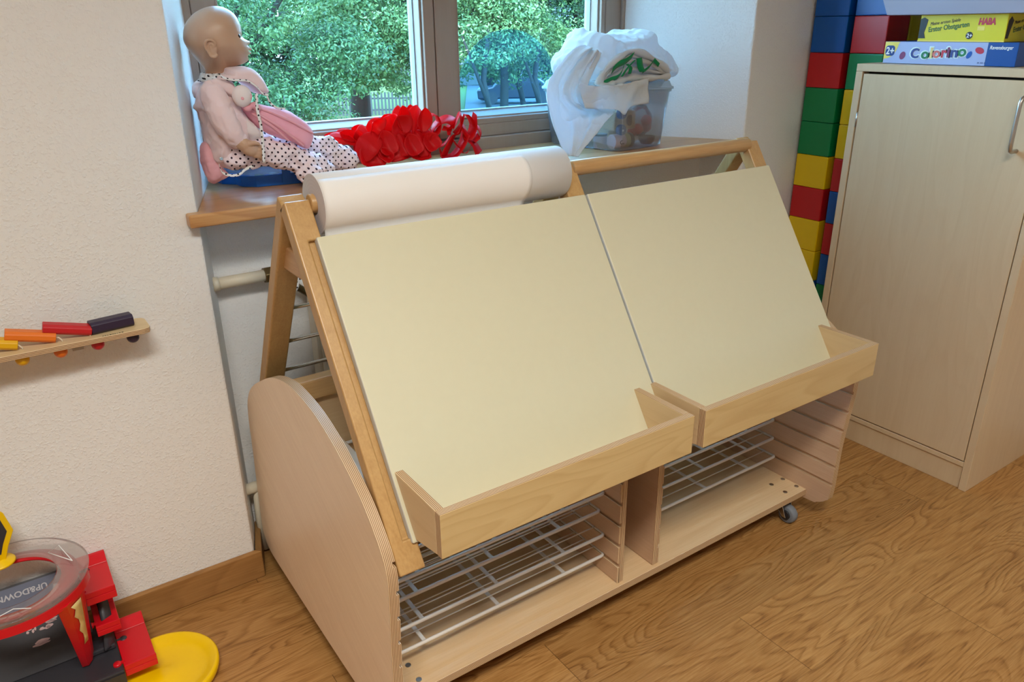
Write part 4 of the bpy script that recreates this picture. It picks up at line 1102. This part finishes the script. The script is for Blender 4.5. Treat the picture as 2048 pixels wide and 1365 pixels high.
# trousers: seat and two slack legs
m = MB(); m.ell((.500, 1.80, .992), (.052, .060, .034))
chain(m, [(.480, 1.765, .993), (.530, 1.757, .996), (.585, 1.757, .985), (.628, 1.760, .965), (.660, 1.765, .951), (.678, 1.768, .9465)], [.032, .031, .030, .029, .031, .026])
chain(m, [(.500, 1.83, .996), (.560, 1.838, 1.0), (.620, 1.840, .992), (.680, 1.842, .978), (.725, 1.842, .962), (.757, 1.840, .945)], [.033, .030, .029, .033, .033, .027])
m.ell((.712, 1.842, .983), (.030, .030, .028)); m.ell((.764, 1.836, .948), (.026, .030, .030)); m.ell((.632, 1.735, .940), (.030, .026, .026))
o = m.build('trousers', 'dots', dl, remesh=.0032, smoothit=3); displace(o, .020, .035); crease(o, .012, .03)
# near hand: palm, thumb and four curled fingers
m = MB()
m.ell((.4985, 1.716, 1.0125), (.0215, .0115, .0170), rot=Matrix.Rotation(.40, 3, 'Y'))
chain(m, [(.477, 1.724, 1.030), (.488, 1.719, 1.020)], [.0150, .0150], 12, 8)
for i, (dy, dz, L_) in enumerate(((-.004, .0070, .95), (-.006, .0005, 1.0), (-.006, -.0060, .92), (-.003, -.0118, .80))):
    b0 = Vector((.5105-.0015*i, 1.716+dy*.4, 1.0080+dz)); t1 = b0+Vector((.0120*L_, dy*.35, -.0030)); t2 = t1+Vector((.0050*L_, .004, -.0060))
    chain(m, [b0, (b0+t1)/2+Vector((0, -.0015, .0010)), t1, t2], [.0048, .0050, .0045, .0036], 10, 12)
chain(m, [(.496, 1.708, 1.022), (.505, 1.7035, 1.0245), (.5135, 1.704, 1.0215)], [.0054, .0050, .0040], 10, 10)
m.build('hand', 'vinyl', dl, remesh=.0013, smoothit=3)
m = MB(); m.ell((.548, 1.864, 1.012), (.018, .011, .012))
for i in range(4): chain(m, [(.560, 1.859+.0045*i, 1.010), (.570, 1.858+.0045*i, 1.007), (.573, 1.858+.0045*i, 1.000)], [.004, .0038, .003], 8, 8)
chain(m, [(.548, 1.852, 1.015), (.558, 1.850, 1.017)], [.0045, .0035], 8, 6)
m.build('hand', 'vinyl', dl, remesh=.0015, smoothit=2)

# ---- comforter cloth with a round head, lying over the doll's lap
cf = thing('comforter', 'rose pink velour comforter with round pale head on the lap of the doll', 'comforter', (.57, 1.745, 1.02))
o = blob([(0.5000, 1.1000), (0.5298, 1.1005), (0.5673, 1.093), (0.6051, 1.080), (0.6338, 1.0619), (0.6549, 1.0406), (0.6587, 1.0194), (0.6441, 0.9935), (0.6196, 1.0059), (0.5758, 1.0261), (0.5442, 1.0427), (0.5248, 1.0602), (0.5090, 1.080)], 1.765, .034, .45).build('cloth', 'pink_cloth', cf, remesh=.003, smoothit=2); displace(o, .008, .05)
m = MB()
for (a, b) in (((.512, 1.094), (.625, 1.004)), ((.517, 1.083), (.592, 1.018)), ((.525, 1.097), (.650, 1.030))):
    m.tube(smooth_loop([(a[0], 1.738, a[1]), ((a[0]+b[0])/2, 1.730, (a[1]+b[1])/2+.004), (b[0], 1.736, b[1])], 16, False), [.0022+.0012*math.sin(PI*i/15) for i in range(16)], 8)
m.build('fold', 'pink_cloth', cf)
m = MB(); m.ell((.4997, 1.728, 1.1194), (.0205, .0175, .0225)); m.build('round_head', 'cream_knit', cf)
m = MB(); m.ell((.4955, 1.7115, 1.1160), (.0034, .0014, .0034)); m.ell((.5155, 1.718, 1.1190), (.0025, .003, .0050)); m.build('embroidered_dot', 'pink_cloth', cf)
m = MB()
for dx, dz in ((-.004, -.004), (.010, .002), (.016, -.004)): m.ell((.512+dx, 1.727, 1.098+dz), (.009, .008, .007))
m.build('bow', 'pink_cloth', cf, remesh=.002, smoothit=2)

m = MB(); rows = []
for i in range(9):
    t_ = i/8; rows.append([(.531+.001*t_, 1.640, .746-.050*t_), (.541-.002*t_, 1.642+.002*math.sin(t_*6), .7445-.042*t_), (.556-.012*t_, 1.640, .743-.030*t_)])
m.grid(rows); m.box(.535, .550, 1.640, 1.692, .7435, .7455)
tag(m.build('cloth_scrap', 'dots_white', solid=.0012), 'tiny scrap of dotted white cloth hanging on the radiator behind the easel legs', 'cloth')

# ================================================================== RED PAPER GARLAND
ga = thing('paper_garland', 'folded red paper garland lying along the window sill', 'garland', (.97, 1.89, .911))
def petal(b, t, w, y, fold, lean, blunt=False, name='petal'):
    b = Vector((b[0], y, b[1])); t = Vector((t[0], y+lean, t[1])); ax = t-b; L_ = ax.length; ax.normalize()
    side = Vector((0, 1, 0)).cross(ax).normalized(); nrm = ax.cross(side); rows = []
    for i in range(17):
        s = i/16; 
        pr_ = (math.sin(PI*min(1, s*.98+.02)))**.62 if not blunt else (min(1, s*3)**.6*(1-max(0, (s-.74)/.26)**2.2)**.5)
        row = []
        for j in range(9):
            v = -1+2*j/8
            row.append(b+ax*L_*s+side*w*1.25*v*max(pr_, .03)+nrm*(fold*1.5*(abs(v)*pr_-.4*pr_)+.006*math.sin(PI*s)))
        rows.append(row)
    return MB().grid(rows).build(name, 'red_paper', ga, solid=.0004)
UPS = [(0.957, 0.9953, 0.9498, 1.0633, 0.0172), (0.9815, 0.9912, 0.9887, 1.0631, 0.0172), (1.0065, 0.9914, 1.0117, 1.0543, 0.0184), (0.9231, 0.998, 0.9098, 1.042, 0.0259), (0.8875, 1.0008, 0.8618, 1.0287, 0.0238), (0.8488, 0.9872, 0.8146, 1.0147, 0.0173), (0.8297, 0.9804, 0.7702, 1.009, 0.0151), (0.8115, 0.982, 0.7387, 1.0024, 0.0117), (0.9541, 0.9891, 0.9286, 1.0376, 0.0281)]
DNS = [(0.8879, 1.005, 0.902, 0.9432, 0.0214), (0.9302, 0.9953, 0.9479, 0.9367, 0.0172), (0.9567, 0.9911, 0.9753, 0.9374, 0.0205), (0.9865, 0.9919, 1.009, 0.9287, 0.0184), (1.0114, 0.9889, 1.0343, 0.9452, 0.0194), (0.8172, 0.9939, 0.8596, 0.9504, 0.0324), (0.8481, 0.9789, 0.8426, 0.9179, 0.0259), (0.8466, 0.9622, 0.8756, 0.9146, 0.0238), (0.8652, 0.9605, 0.901, 0.9315, 0.013), (0.9274, 0.9592, 0.9323, 0.9262, 0.0238), (0.9887, 0.9493, 0.9868, 0.9209, 0.0238)]
for i, (bx, bz, tx, tz, ww) in enumerate(UPS):
    petal((bx, bz), (tx, tz), ww, 1.884-.004*(i % 3), .012 if i % 2 else -.012, -.010)
    petal((bx+.012, bz-.002), (tx+.012, tz-.004), ww, 1.912+.003*(i % 2), -.012 if i % 2 else .012, .014)
for i, (bx, bz, tx, tz, ww) in enumerate(DNS):
    petal((bx, bz), (tx, max(tz, .916)), ww, 1.872-.003*(i % 3), .010 if i % 2 else -.010, -.014, True)
    if i not in (5, 6, 8): petal((bx+.012, bz-.002), (tx+.010, max(tz, .916)), ww, 1.908, -.010, .016, True)
# pleated core that holds the petals, then the stretched lozenges on the right
rows = []
core = smooth_loop([(.815, 1.89, .965), (.86, 1.89, .982), (.92, 1.89, .992), (.98, 1.89, .988), (1.03, 1.89, .982)], 90, False)
for i, p in enumerate(core):
    w_ = .012 if i % 2 else .009; rows.append([p+Vector((0, w_*math.cos(a)*1.2, w_*math.sin(a))) for a in [2*PI*j/12 for j in range(12)]])
MB().grid(rows, 0, False, True).build('pleated_core', 'red_paper', ga)
LO = [[(1.0342, 1.0304), (1.0534, 1.0324), (1.0625, 1.0111), (1.0549, 0.9898), (1.0391, 0.9834), (1.0317, 0.9873)],
 [(1.0359, 0.9716), (1.045, 0.9971), (1.0665, 1.013), (1.0928, 1.0177), (1.1132, 1.0041), (1.0968, 0.991), (1.076, 0.9948)],
 [(1.0272, 0.9547), (1.0422, 0.9467), (1.0789, 0.9502), (1.1056, 0.9814), (1.0914, 0.9892)],
 [(1.1074, 0.9924), (1.129, 1.0295), (1.1343, 0.997), (1.124, 0.9755), (1.1064, 0.9702), (1.0721, 0.9193)],
 [(1.112, 0.9764), (1.1344, 0.9992), (1.1503, 1.027), (1.1736, 0.9963), (1.1601, 0.9658), (1.1382, 0.9945)],
 [(1.1736, 0.9963), (1.1938, 0.9858), (1.2001, 0.9625), (1.1815, 0.9457), (1.1707, 0.9535), (1.1933, 0.9699)],
 [(1.1787, 1.0273), (1.1751, 1.0007), (1.1719, 0.9875)],
 [(1.1412, 0.9673), (1.1732, 0.9464), (1.1916, 0.9148)],
 [(1.1062, 0.9657), (1.1264, 0.9369), (1.1393, 0.922), (1.1558, 0.9228), (1.1732, 0.9464)],
 [(1.0602, 0.9429), (1.0721, 0.9193), (1.1012, 0.9165), (1.1321, 0.9455), (1.147, 0.9781)]]
for i, l in enumerate(LO):
    m = MB(); ribbon(m, xz(l, 1.888+.004*(i % 3)), .046 if i not in (1, 2) else .056, (.5 if i % 2 else .3, .9, .1), 34, .5 if i % 2 else -.4)
    m.build('lozenge_strip', 'red_paper', ga, solid=.0004)

# ================================================================== CLEAR BOX OF TOYS
ang = math.radians(6); ex = Vector((math.cos(ang), math.sin(ang), 0)); ey_ = Vector((-math.sin(ang)-.05, math.cos(ang), 0)).normalized()
A0 = Vector((1.535, 1.688, .9105)); BW, BD, BH = .200, .275, .168
sb = thing('storage_box', 'clear plastic storage box of small toys under the white cloth on the sill', 'storage box', (A0+ex*.1+ey_*.14)[:])
def bq(u_, v_, z, o=0): return A0+ex*(BW*u_+o*(2*u_-1))+ey_*(BD*v_+o*(2*v_-1))+Vector((0, 0, z))
def ring4(z, o, r=.018, n=5):
    pts = []
    for (uu, vv, a0) in ((1, 1, 0), (0, 1, PI/2), (0, 0, PI), (1, 0, 1.5*PI)):
        c = bq(uu, vv, z, o)+ex*(-r if uu else r)+ey_*(-r if vv else r)
        for i in range(n+1):
            a = a0+PI/2*i/n; pts.append(c+ex*r*math.cos(a)+ey_*r*math.sin(a))
    return pts
m = MB(); m.grid([ring4(.002, -.004), ring4(.006, 0), ring4(.03, .002), ring4(BH-.012, .013), ring4(BH-.010, .017), ring4(BH-.002, .0175)], 0, True, True)
m.add(ring4(.0005, -.006), [tuple(range(24))]); m.build('tub', 'clear_plastic', sb, solid=.0018)
m = MB(); m.grid([ring4(BH-.004, .021), ring4(BH+.002, .021), ring4(BH+.004, .017), ring4(BH+.018, .012), ring4(BH+.021, .006)], 0, True, True)
m.add(ring4(BH+.021, .006), [tuple(range(24))]); m.build('lid', 'clear_lid', sb, solid=.0016)
def loc(u_, v_, z): return A0+ex*u_+ey_*v_+Vector((0, 0, z))
# contents
M['toy_wood'] = wood('natural_toy_wood', srgb(214, 182, 140), srgb(180, 142, 100), 'x', rings=.3, grain=.7)
M['can_print'] = plain('pinkish_can_label', srgb(206, 176, 176), .4); M['olive_print'] = plain('olive_can_label', srgb(170, 168, 96), .4)
M['paint_blue'] = plain('blue_painted_wood', srgb(34, 74, 128), .4); M['bowl_brown'] = plain('brown_metal', srgb(104, 84, 66), .35, metal=.4)
t = thing('wooden_truck', 'wooden toy block with blue wheels inside the clear box', 'toy', loc(.075, .06, .06)[:])
m = MB(); m.obox(loc(.020, .035, .055), ex*.095, ey_*.05, Vector((0, 0, .052))); m.build('body', 'toy_wood', t, bevel=.004)
for a, z in ((.040, .056), (.040, .104)):
    m = MB(); m.cyl(loc(a, .033, z), loc(a, .018, z), .0165, 26); w_ = m.build('wheel', 'paint_blue', t, bevel=.002)
    m = MB(); m.cyl(loc(a, .018, z), loc(a, .0165, z), .003, 12); m.build('axle_cap', 'print_white', t)
m = MB(); m.cyl(loc(.088, .0352, .080), loc(.088, .0345, .080), .016, 26); m.build('printed_disc', 'bowl_brown', t)
t = thing('can', 'small printed play can lying at the bottom of the clear box', 'toy can', loc(.04, .03, .003)[:])
m = MB(); m.cyl(loc(.008, .032, .026), loc(.050, .028, .026), .0205, 30); m.build('label', 'can_print', t, bevel=.001)
m = MB(); m.cyl(loc(.0505, .028, .026), loc(.068, .0265, .026), .0205, 30); m.build('label_end', 'olive_print', t, bevel=.001)
m = MB(); m.cyl(loc(.0685, .0265, .026), loc(.082, .0255, .026), .0208, 30); m.build('lid', 'black_plastic', t, bevel=.001)
text('CE', 'lettering', t, loc(.020, .0095, .019), ex[:], (0, 0, 1), .016, 'print_black', offset=.0003)
for i, (a, b, z) in enumerate(((.163, .035, .074), (.182, .05, .053), (.138, .045, .050), (.152, .075, .040))):
    m = MB(); m.ell(loc(a, b, z), (.0165, .0165, .0165))
    tag(m.build('ball', 'toy_red'), ['red ball uppermost inside the bag in the clear box', 'red ball furthest right in the clear box', 'red ball furthest left in the clear box', 'red ball rearmost in the clear box'][i], 'ball', 'red balls in the clear box')
m = MB(); m.ell(loc(.160, .055, .072), (.036, .034, .046), 0, 14, 18); o = m.build('bag', 'clear_bag'); displace(o, .010, .015)
tag(o, 'clear crinkled bag around the red balls in the box', 'plastic bag')
m = MB(); m.lathe(loc(.165, .032, .003), [(.004, .0), (.016, .002), (.024, .014), (.026, .026), (.0245, .026), (.022, .014), (.014, .005), (.001, .004)], 'z', 30)
tag(m.build('bowl', 'bowl_brown'), 'small brown metal bowl in the right corner of the clear box', 'toy bowl')
for i, (a, b) in enumerate(((.02, .085), (.02, .155))):
    m = MB(); m.cyl(loc(a, b, .003), loc(a, b, .038), .020, 26); m.cyl(loc(a, b, .038), loc(a, b, .044), .021, 26, 1)
    tag(m.build('jar', ['can_print', 'black_plastic'], bevel=.001), ['small jar with black lid at the left side of the box', 'small jar with black lid rearmost on the left side of the box'][i], 'toy jar', 'jars in the clear box')
m = MB(); m.obox(loc(.085, .11, .004), ex*.08, ey_*.11, Vector((0, 0, .05))); tag(m.build('wooden_block', 'toy_wood', bevel=.003), 'large plain wooden block at the back of the clear box', 'toy block')

# ---- white cotton bag rolled up on the lid, its end hanging over the left side
wb = thing('cotton_bag', 'crumpled white cotton bag with green print draped over the clear box', 'cloth bag', (1.60, 1.80, 1.10))
OUT = [(1.400, 1.135), (1.4086, 1.165), (1.4426, 1.1938), (1.4792, 1.2393), (1.4992, 1.2307), (1.551, 1.2274), (1.60, 1.2260), (1.6696, 1.2386), (1.7076, 1.2335), (1.7282, 1.2014), (1.7462, 1.1851), (1.7894, 1.1619), (1.8172, 1.1352), (1.8227, 1.108), (1.7573, 1.1045), (1.6348, 1.1045), (1.5481, 1.1055), (1.5096, 1.1083), (1.4629, 1.1105), (1.415, 1.112)]
m = blob(OUT, 1.80, .105, .42, 110, 20)
o = m.build('roll', 'calico', wb, remesh=.0036, smoothit=1); displace(o, .018, .09); crease(o, .016, .055)
# the mouth of the roll: lips and folded print inside
MO = [(1.4496, 1.0989), (1.461, 1.1203), (1.4867, 1.147), (1.5309, 1.1714), (1.5711, 1.1834), (1.6252, 1.1708), (1.6696, 1.1522), (1.7074, 1.1305), (1.7150, 1.1117)]
lip_lo = [(1.4496, 1.0989), (1.4900, 1.1010), (1.5256, 1.1054), (1.5758, 1.1124), (1.6495, 1.1093), (1.7150, 1.1117)]
m = MB()
q = smooth_loop(xz(MO, 1.684), 50, False); m.tube(q, [.0085+.003*math.sin(i*.5) for i in range(50)], 12)
q = smooth_loop([(p[0]*.985+.024, 1.690, p[1]-.013) for p in MO], 50, False); m.tube(q, .0055, 10)
q = smooth_loop(xz(lip_lo, 1.680), 50, False); m.tube(q, [.0075+.002*math.sin(i*.7) for i in range(50)], 12)
m.build('folded_lip', 'calico', wb)
a_ = smooth_loop(xz(MO, 1.692), 40, False); b_ = smooth_loop(xz(lip_lo, 1.692), 40, False)
rows = [[a_[i].lerp(b_[i], j/14)+Vector((0, .010*math.sin(j*1.35+i*.22)+.004*math.sin(i*.9), 0)) for j in range(15)] for i in range(40)]
MB().grid(rows).build('inner_fold', 'calico', wb, solid=.001)
gp = [[(1.462, 1.1045), (1.485, 1.112), (1.512, 1.118), (1.528, 1.132), (1.534, 1.148)], [(1.492, 1.135), (1.512, 1.150), (1.540, 1.158), (1.566, 1.172)], [(1.545, 1.150), (1.560, 1.140), (1.556, 1.124)], [(1.590, 1.165), (1.596, 1.142), (1.606, 1.128)], [(1.606, 1.128), (1.630, 1.140), (1.648, 1.158)], [(1.648, 1.158), (1.668, 1.143)], [(1.528, 1.118), (1.548, 1.140), (1.575, 1.160)]]
for i, g in enumerate(gp):
    m = MB(); ribbon(m, xz(g, 1.676), [.014, .020, .010, .019, .010, .011, .008][i], (.25, -.15, .95) if i in (0, 1, 4, 5) else (1, -.1, .1), 22, .25); m.build('green_print', 'green_print', wb, solid=.0008)
# hanging end on the left
L1 = [(1.4416, 1.1992), (1.3983, 1.1925), (1.3455, 1.154), (1.3089, 1.1175), (1.2955, 1.0798), (1.3099, 1.0141), (1.3348, 0.9466), (1.3586, 0.9165)]
R1 = [(1.4658, 1.180), (1.4417, 1.1409), (1.420, 1.1097), (1.4037, 1.0709), (1.4220, 1.0438), (1.5006, 1.0297), (1.4392, 0.978), (1.3668, 0.9165)]
a_ = smooth_loop([(p[0], 1.735-.006*i, p[1]) for i, p in enumerate(L1)], 60, False); b_ = smooth_loop([(p[0], 1.694-.0045*i, p[1]) for i, p in enumerate(R1)], 60, False)
rows = [[a_[i].lerp(b_[i], j/30)+Vector((0, (.010*math.sin(j*.55+i*.05)+.005*math.sin(j*1.3-i*.11))*math.sin(PI*j/30)*(1-i/75), 0)) for j in range(31)] for i in range(60)]
crease(MB().grid(rows).build('hanging_corner', 'calico', wb, solid=.0012), .010, .06)
bt = smooth_loop([(1.3552, 1.650, 1.1102), (1.397, 1.652, 1.1008), (1.4587, 1.650, 1.0993), (1.5215, 1.646, 1.1032), (1.5678, 1.648, 1.1077), (1.6034, 1.650, 1.1121)], 40, False)
bb = smooth_loop([(1.3777, 1.650, 1.0458), (1.4253, 1.652, 1.0402), (1.4924, 1.650, 1.0334), (1.5135, 1.646, 1.021), (1.5478, 1.648, 1.0406), (1.6087, 1.650, 1.045)], 40, False)
rows = [[bt[i].lerp(bb[i], j/16)+Vector((0, .004*math.sin(i*.35+j*.2)*math.sin(PI*j/20), 0)) for j in range(17)] for i in range(40)]
crease(MB().grid(rows).build('front_flap', 'calico', wb, solid=.0012), .008, .05)

# ================================================================== TOY GARAGE ON THE FLOOR
gr = thing('toy_garage', 'red, yellow and dark grey toy car park with clear round deck', 'toy garage', (-.05, 1.5, 0))
m = MB(); m.box(-.46, .0225, 1.418, 1.590, .002, .0565); m.box(-.46, .0225, 1.418, 1.428, .0565, .064); m.build('ground_deck', 'toy_dark', gr, bevel=.002)
m = MB(); m.box(-.46, -.02, 1.600, 1.618, .0, .180)
m.add([(-.46, 1.520, .0575), (-.020, 1.520, .0575), (-.020, 1.618, .212), (-.46, 1.618, .212), (-.46, 1.590, .0575), (-.020, 1.590, .0575)], [(0, 1, 2, 3), (1, 5, 2), (0, 3, 4), (0, 4, 5, 1), (4, 3, 2, 5)])
m.build('sloping_roof', 'toy_dark', gr, bevel=.001)
sl_u = Vector((0, -(1.618-1.520), -(.212-.0575))).normalized()
m = MB(); p0 = Vector((-.45, 1.6155, .2080)); nrm_ = Vector((0, -sl_u.z*-1, sl_u.y*-1)); nrm_ = Vector((0, sl_u.z, -sl_u.y))
m.obox(p0+nrm_*.0006, (.425, 0, 0), sl_u*.055, nrm_*.0004); m.build('printed_strip', 'toy_bluegrey', gr)
text('UP&DOWN', 'lettering', gr, Vector((-.068, 1.6155, .2080))+sl_u*.012+nrm_*.0022, (-1, 0, 0), sl_u, .016, 'print_grey', offset=.0004, fit=.090)
m = MB(); rng = random.Random(7)
for (cx, cy, L_) in ((-.075, .088, .030), (-.100, .125, .024), (-.090, .100, .014), (-.115, .094, .006)):
    for j in range(5):
        o_ = Vector((cx+rng.uniform(-.008, .008), 1.6155, .2080))+sl_u*(cy+rng.uniform(-.004, .004))+nrm_*.0009
        la, lb = L_*rng.uniform(.2, .5), rng.uniform(.0008, .0026); q_ = [o_+Vector((1, 0, 0))*la*math.cos(t)*(1+.5*rng.random())+sl_u*lb*math.sin(t)*(1+.8*rng.random()) for t in [2*PI*i/11 for i in range(11)]]
        m.add(q_+[p+nrm_*.0003 for p in q_], [tuple(range(11))[::-1], tuple(range(11, 22))]+[(i, (i+1) % 11, 11+(i+1) % 11, 11+i) for i in range(11)])
m.build('worn_patch', 'can_print', gr)
def road_tile(x0, x1, y0, y1, z, t=.018):
    m = MB(); m.box(x0, x1, y0, y1, z-t, z-.004)
    m.prism([(y0, z-.0035), (y0+.010, z-.0035), (y0+.016, z-.0035), (y0+.004, z+.009), (y0, z+.009)], 'x', x0, x1)
    m.prism([(y1, z-.0035), (y1-.030, z-.0035), (y1-.008, z+.009), (y1, z+.009)], 'x', x0, x1)
    o = m.build('road_tile', 'toy_red', gr, bevel=.0012)
    m = MB(); m.cyl((x0+.004, y0+.034, z-.0038), (x0+.004, y0+.034, z-.0030), .0001, 8)
    m.lathe((x0-.010, y0+.030, z-.002), [(.0, .001), (.007, .001), (.008, -.001), (.008, -.006)], 'z', 18); m.box(x0-.008, x0+.004, y0+.0275, y0+.0325, z-.006, z-.0012); m.build('plug', 'toy_red', o)
    m = MB(); m.lathe((x0+.013, y0+.102, z-.0035), [(.0, .0012), (.0065, .0012), (.0075, 0)], 'z', 18); m.box(x0, x0+.012, y0+.0995, y0+.1045, z-.0038, z-.0024); m.build('socket', 'toy_dark', o)
    return o
road_tile(.0235, .0835, 1.420, 1.575, .062)
road_tile(-.006, .038, 1.485, 1.600, .128, .016)
road_tile(-.010, .045, 1.490, 1.630, .208, .020)
m = MB(); m.box(-.05, -.012, 1.50, 1.60, .118, .190); m.build('column', 'toy_dark', gr, bevel=.002)
q = smooth_loop([(-.006, 1.60, .185), (.014, 1.56, .165), (.016, 1.52, .120), (.008, 1.50, .065)], 24, False)
m = MB(); ribbon(m, q, .020, (1, .5, 0), 24); m.build('curved_chute', 'toy_dark', gr, solid=.004)
m = MB(); m.box(-.03, .020, 1.50, 1.535, .058, .070); m.build('kerb', 'toy_dark', gr, bevel=.003)
# round top deck
RCX, RCY, RZ = -.118, 1.488, .300
m = MB(); m.lathe((RCX, RCY, RZ), [(.128, .008), (.132, .004), (.130, -.002), (.104, -.004), (.078, -.001), (.076, .002), (.080, .003), (.104, -.001), (.126, .001), (.128, .008)], 'z', 72); m.build('clear_deck', 'clear_ring', gr)
m = MB(); m.lathe((RCX, RCY, RZ-.012), [(.112, 0), (.112, .004), (.082, .004), (.082, 0), (.112, 0)], 'z', 72)
m.build('red_ring', 'toy_red', gr)
m = MB(); m.lathe((RCX, RCY, RZ-.016), [(.131, .010), (.131, -.004), (.128, -.004), (.128, .010)], 'z', 72); 
m2 = MB()
vs = []; N = 30
for i in range(N+1):
    a = math.radians(-115+100*i/N); 
    for r_, z in ((.130, RZ-.004), (.1265, RZ-.004), (.1265, RZ-.022), (.130, RZ-.022)): vs.append((RCX+r_*math.cos(a), RCY+r_*math.sin(a), z))
m2.add(vs, [(4*i+j, 4*i+(j+1) % 4, 4*i+4+(j+1) % 4, 4*i+4+j) for i in range(N) for j in range(4)]); m2.build('apron', 'toy_red', gr)
# red pylon under the rim
rows = []
top = [(-.056, 1.374), (-.040, 1.380), (-.012, 1.412), (-.006, 1.436), (-.028, 1.425), (-.056, 1.392)]
bot = [(-.046, 1.480), (-.034, 1.478), (-.026, 1.490), (-.020, 1.512), (-.032, 1.510), (-.044, 1.495)]
for i in range(9):
    s = i/8; rows.append([(a[0]+(b[0]-a[0])*s, a[1]+(b[1]-a[1])*s, .284-(.284-.060)*s) for a, b in zip(top, bot)])
m = MB(); m.grid(rows, 0, False, True); m.add(rows[0], [tuple(range(6))]); m.add(rows[-1], [tuple(range(6))[::-1]]); m.build('pylon', 'toy_red', gr, bevel=.001)
rows = []
for i in range(9):
    s = .06+.60*i/8; ra = []
    for a, b in zip((top[1], top[2]), (bot[1], bot[2])):
        x = a[0]+(b[0]-a[0])*s+.0008; y = a[1]+(b[1]-a[1])*s-.0010; ra.append((x, y, .284-(.284-.060)*s))
    f = .25*math.sin(i*2.2); A_, B_ = Vector(ra[0]), Vector(ra[1]); rows.append([A_.lerp(B_, .15+.2*(f > 0)+s*.2), A_.lerp(B_, .85)])
m = MB(); m.grid(rows); m.build('flame_print', 'cream_print', gr, solid=.0004)
# road mark outlines moulded in the clear deck
m = MB()
for pts in ([(-.150, 1.388), (-.118, 1.400), (-.092, 1.384)], [(-.014, 1.49), (-.050, 1.545), (-.030, 1.56), (-.014, 1.49)]):
    m = MB(); m.tube([(x, y, RZ+.003) for x, y in pts], .0009, 6); m.build('moulded_line', 'print_white', gr)
# yellow sign on its foot
sg = (-.130, 1.565)
m = MB(); m.lathe((sg[0], sg[1], RZ+.003), [(.001, .018), (.008, .016), (.014, .008), (.026, .003), (.028, 0), (.001, 0)], 'z', 30); m.build('sign_foot', 'toy_yellow', gr)
sp = [(-.030, .010), (-.008, .010), (.002, .034), (.018, .062), (.010, .105), (.000, .120), (-.050, .120), (-.065, .09), (-.065, .05)]
m = MB(); n = len(sp); dd = Vector((.92, .39, 0)); nn_ = Vector((.39, -.92, 0)); c_ = Vector((sg[0]+.018, sg[1], RZ))
vs = [c_+dd*a+Vector((0, 0, z))+nn_*o_ for o_ in (.005, -.005) for a, z in sp]
m.add(vs, [tuple(range(n)), tuple(range(n, 2*n))[::-1]]+[(i, (i+1) % n, n+(i+1) % n, n+i) for i in range(n)]); m.build('sign_frame', 'toy_yellow', gr, bevel=.002)
vs = [c_+dd*(a*.78-.008)+Vector((0, 0, .082+(z-.082)*.78))+nn_*.0056 for a, z in sp]
m = MB(); m.add(vs, [tuple(range(n))]); m.build('sign_face', 'toy_dark', gr, solid=.0006)
# yellow turntable
m = MB(); m.lathe((.092, 1.418, .003), [(.0, .012), (.020, .012), (.022, .011), (.070, .011), (.086, .017), (.098, .026), (.103, .027), (.106, .024), (.106, .014), (.103, .006), (.098, .0), (.0, .0)], 'z', 72)
m.build('turntable', 'toy_yellow', gr)
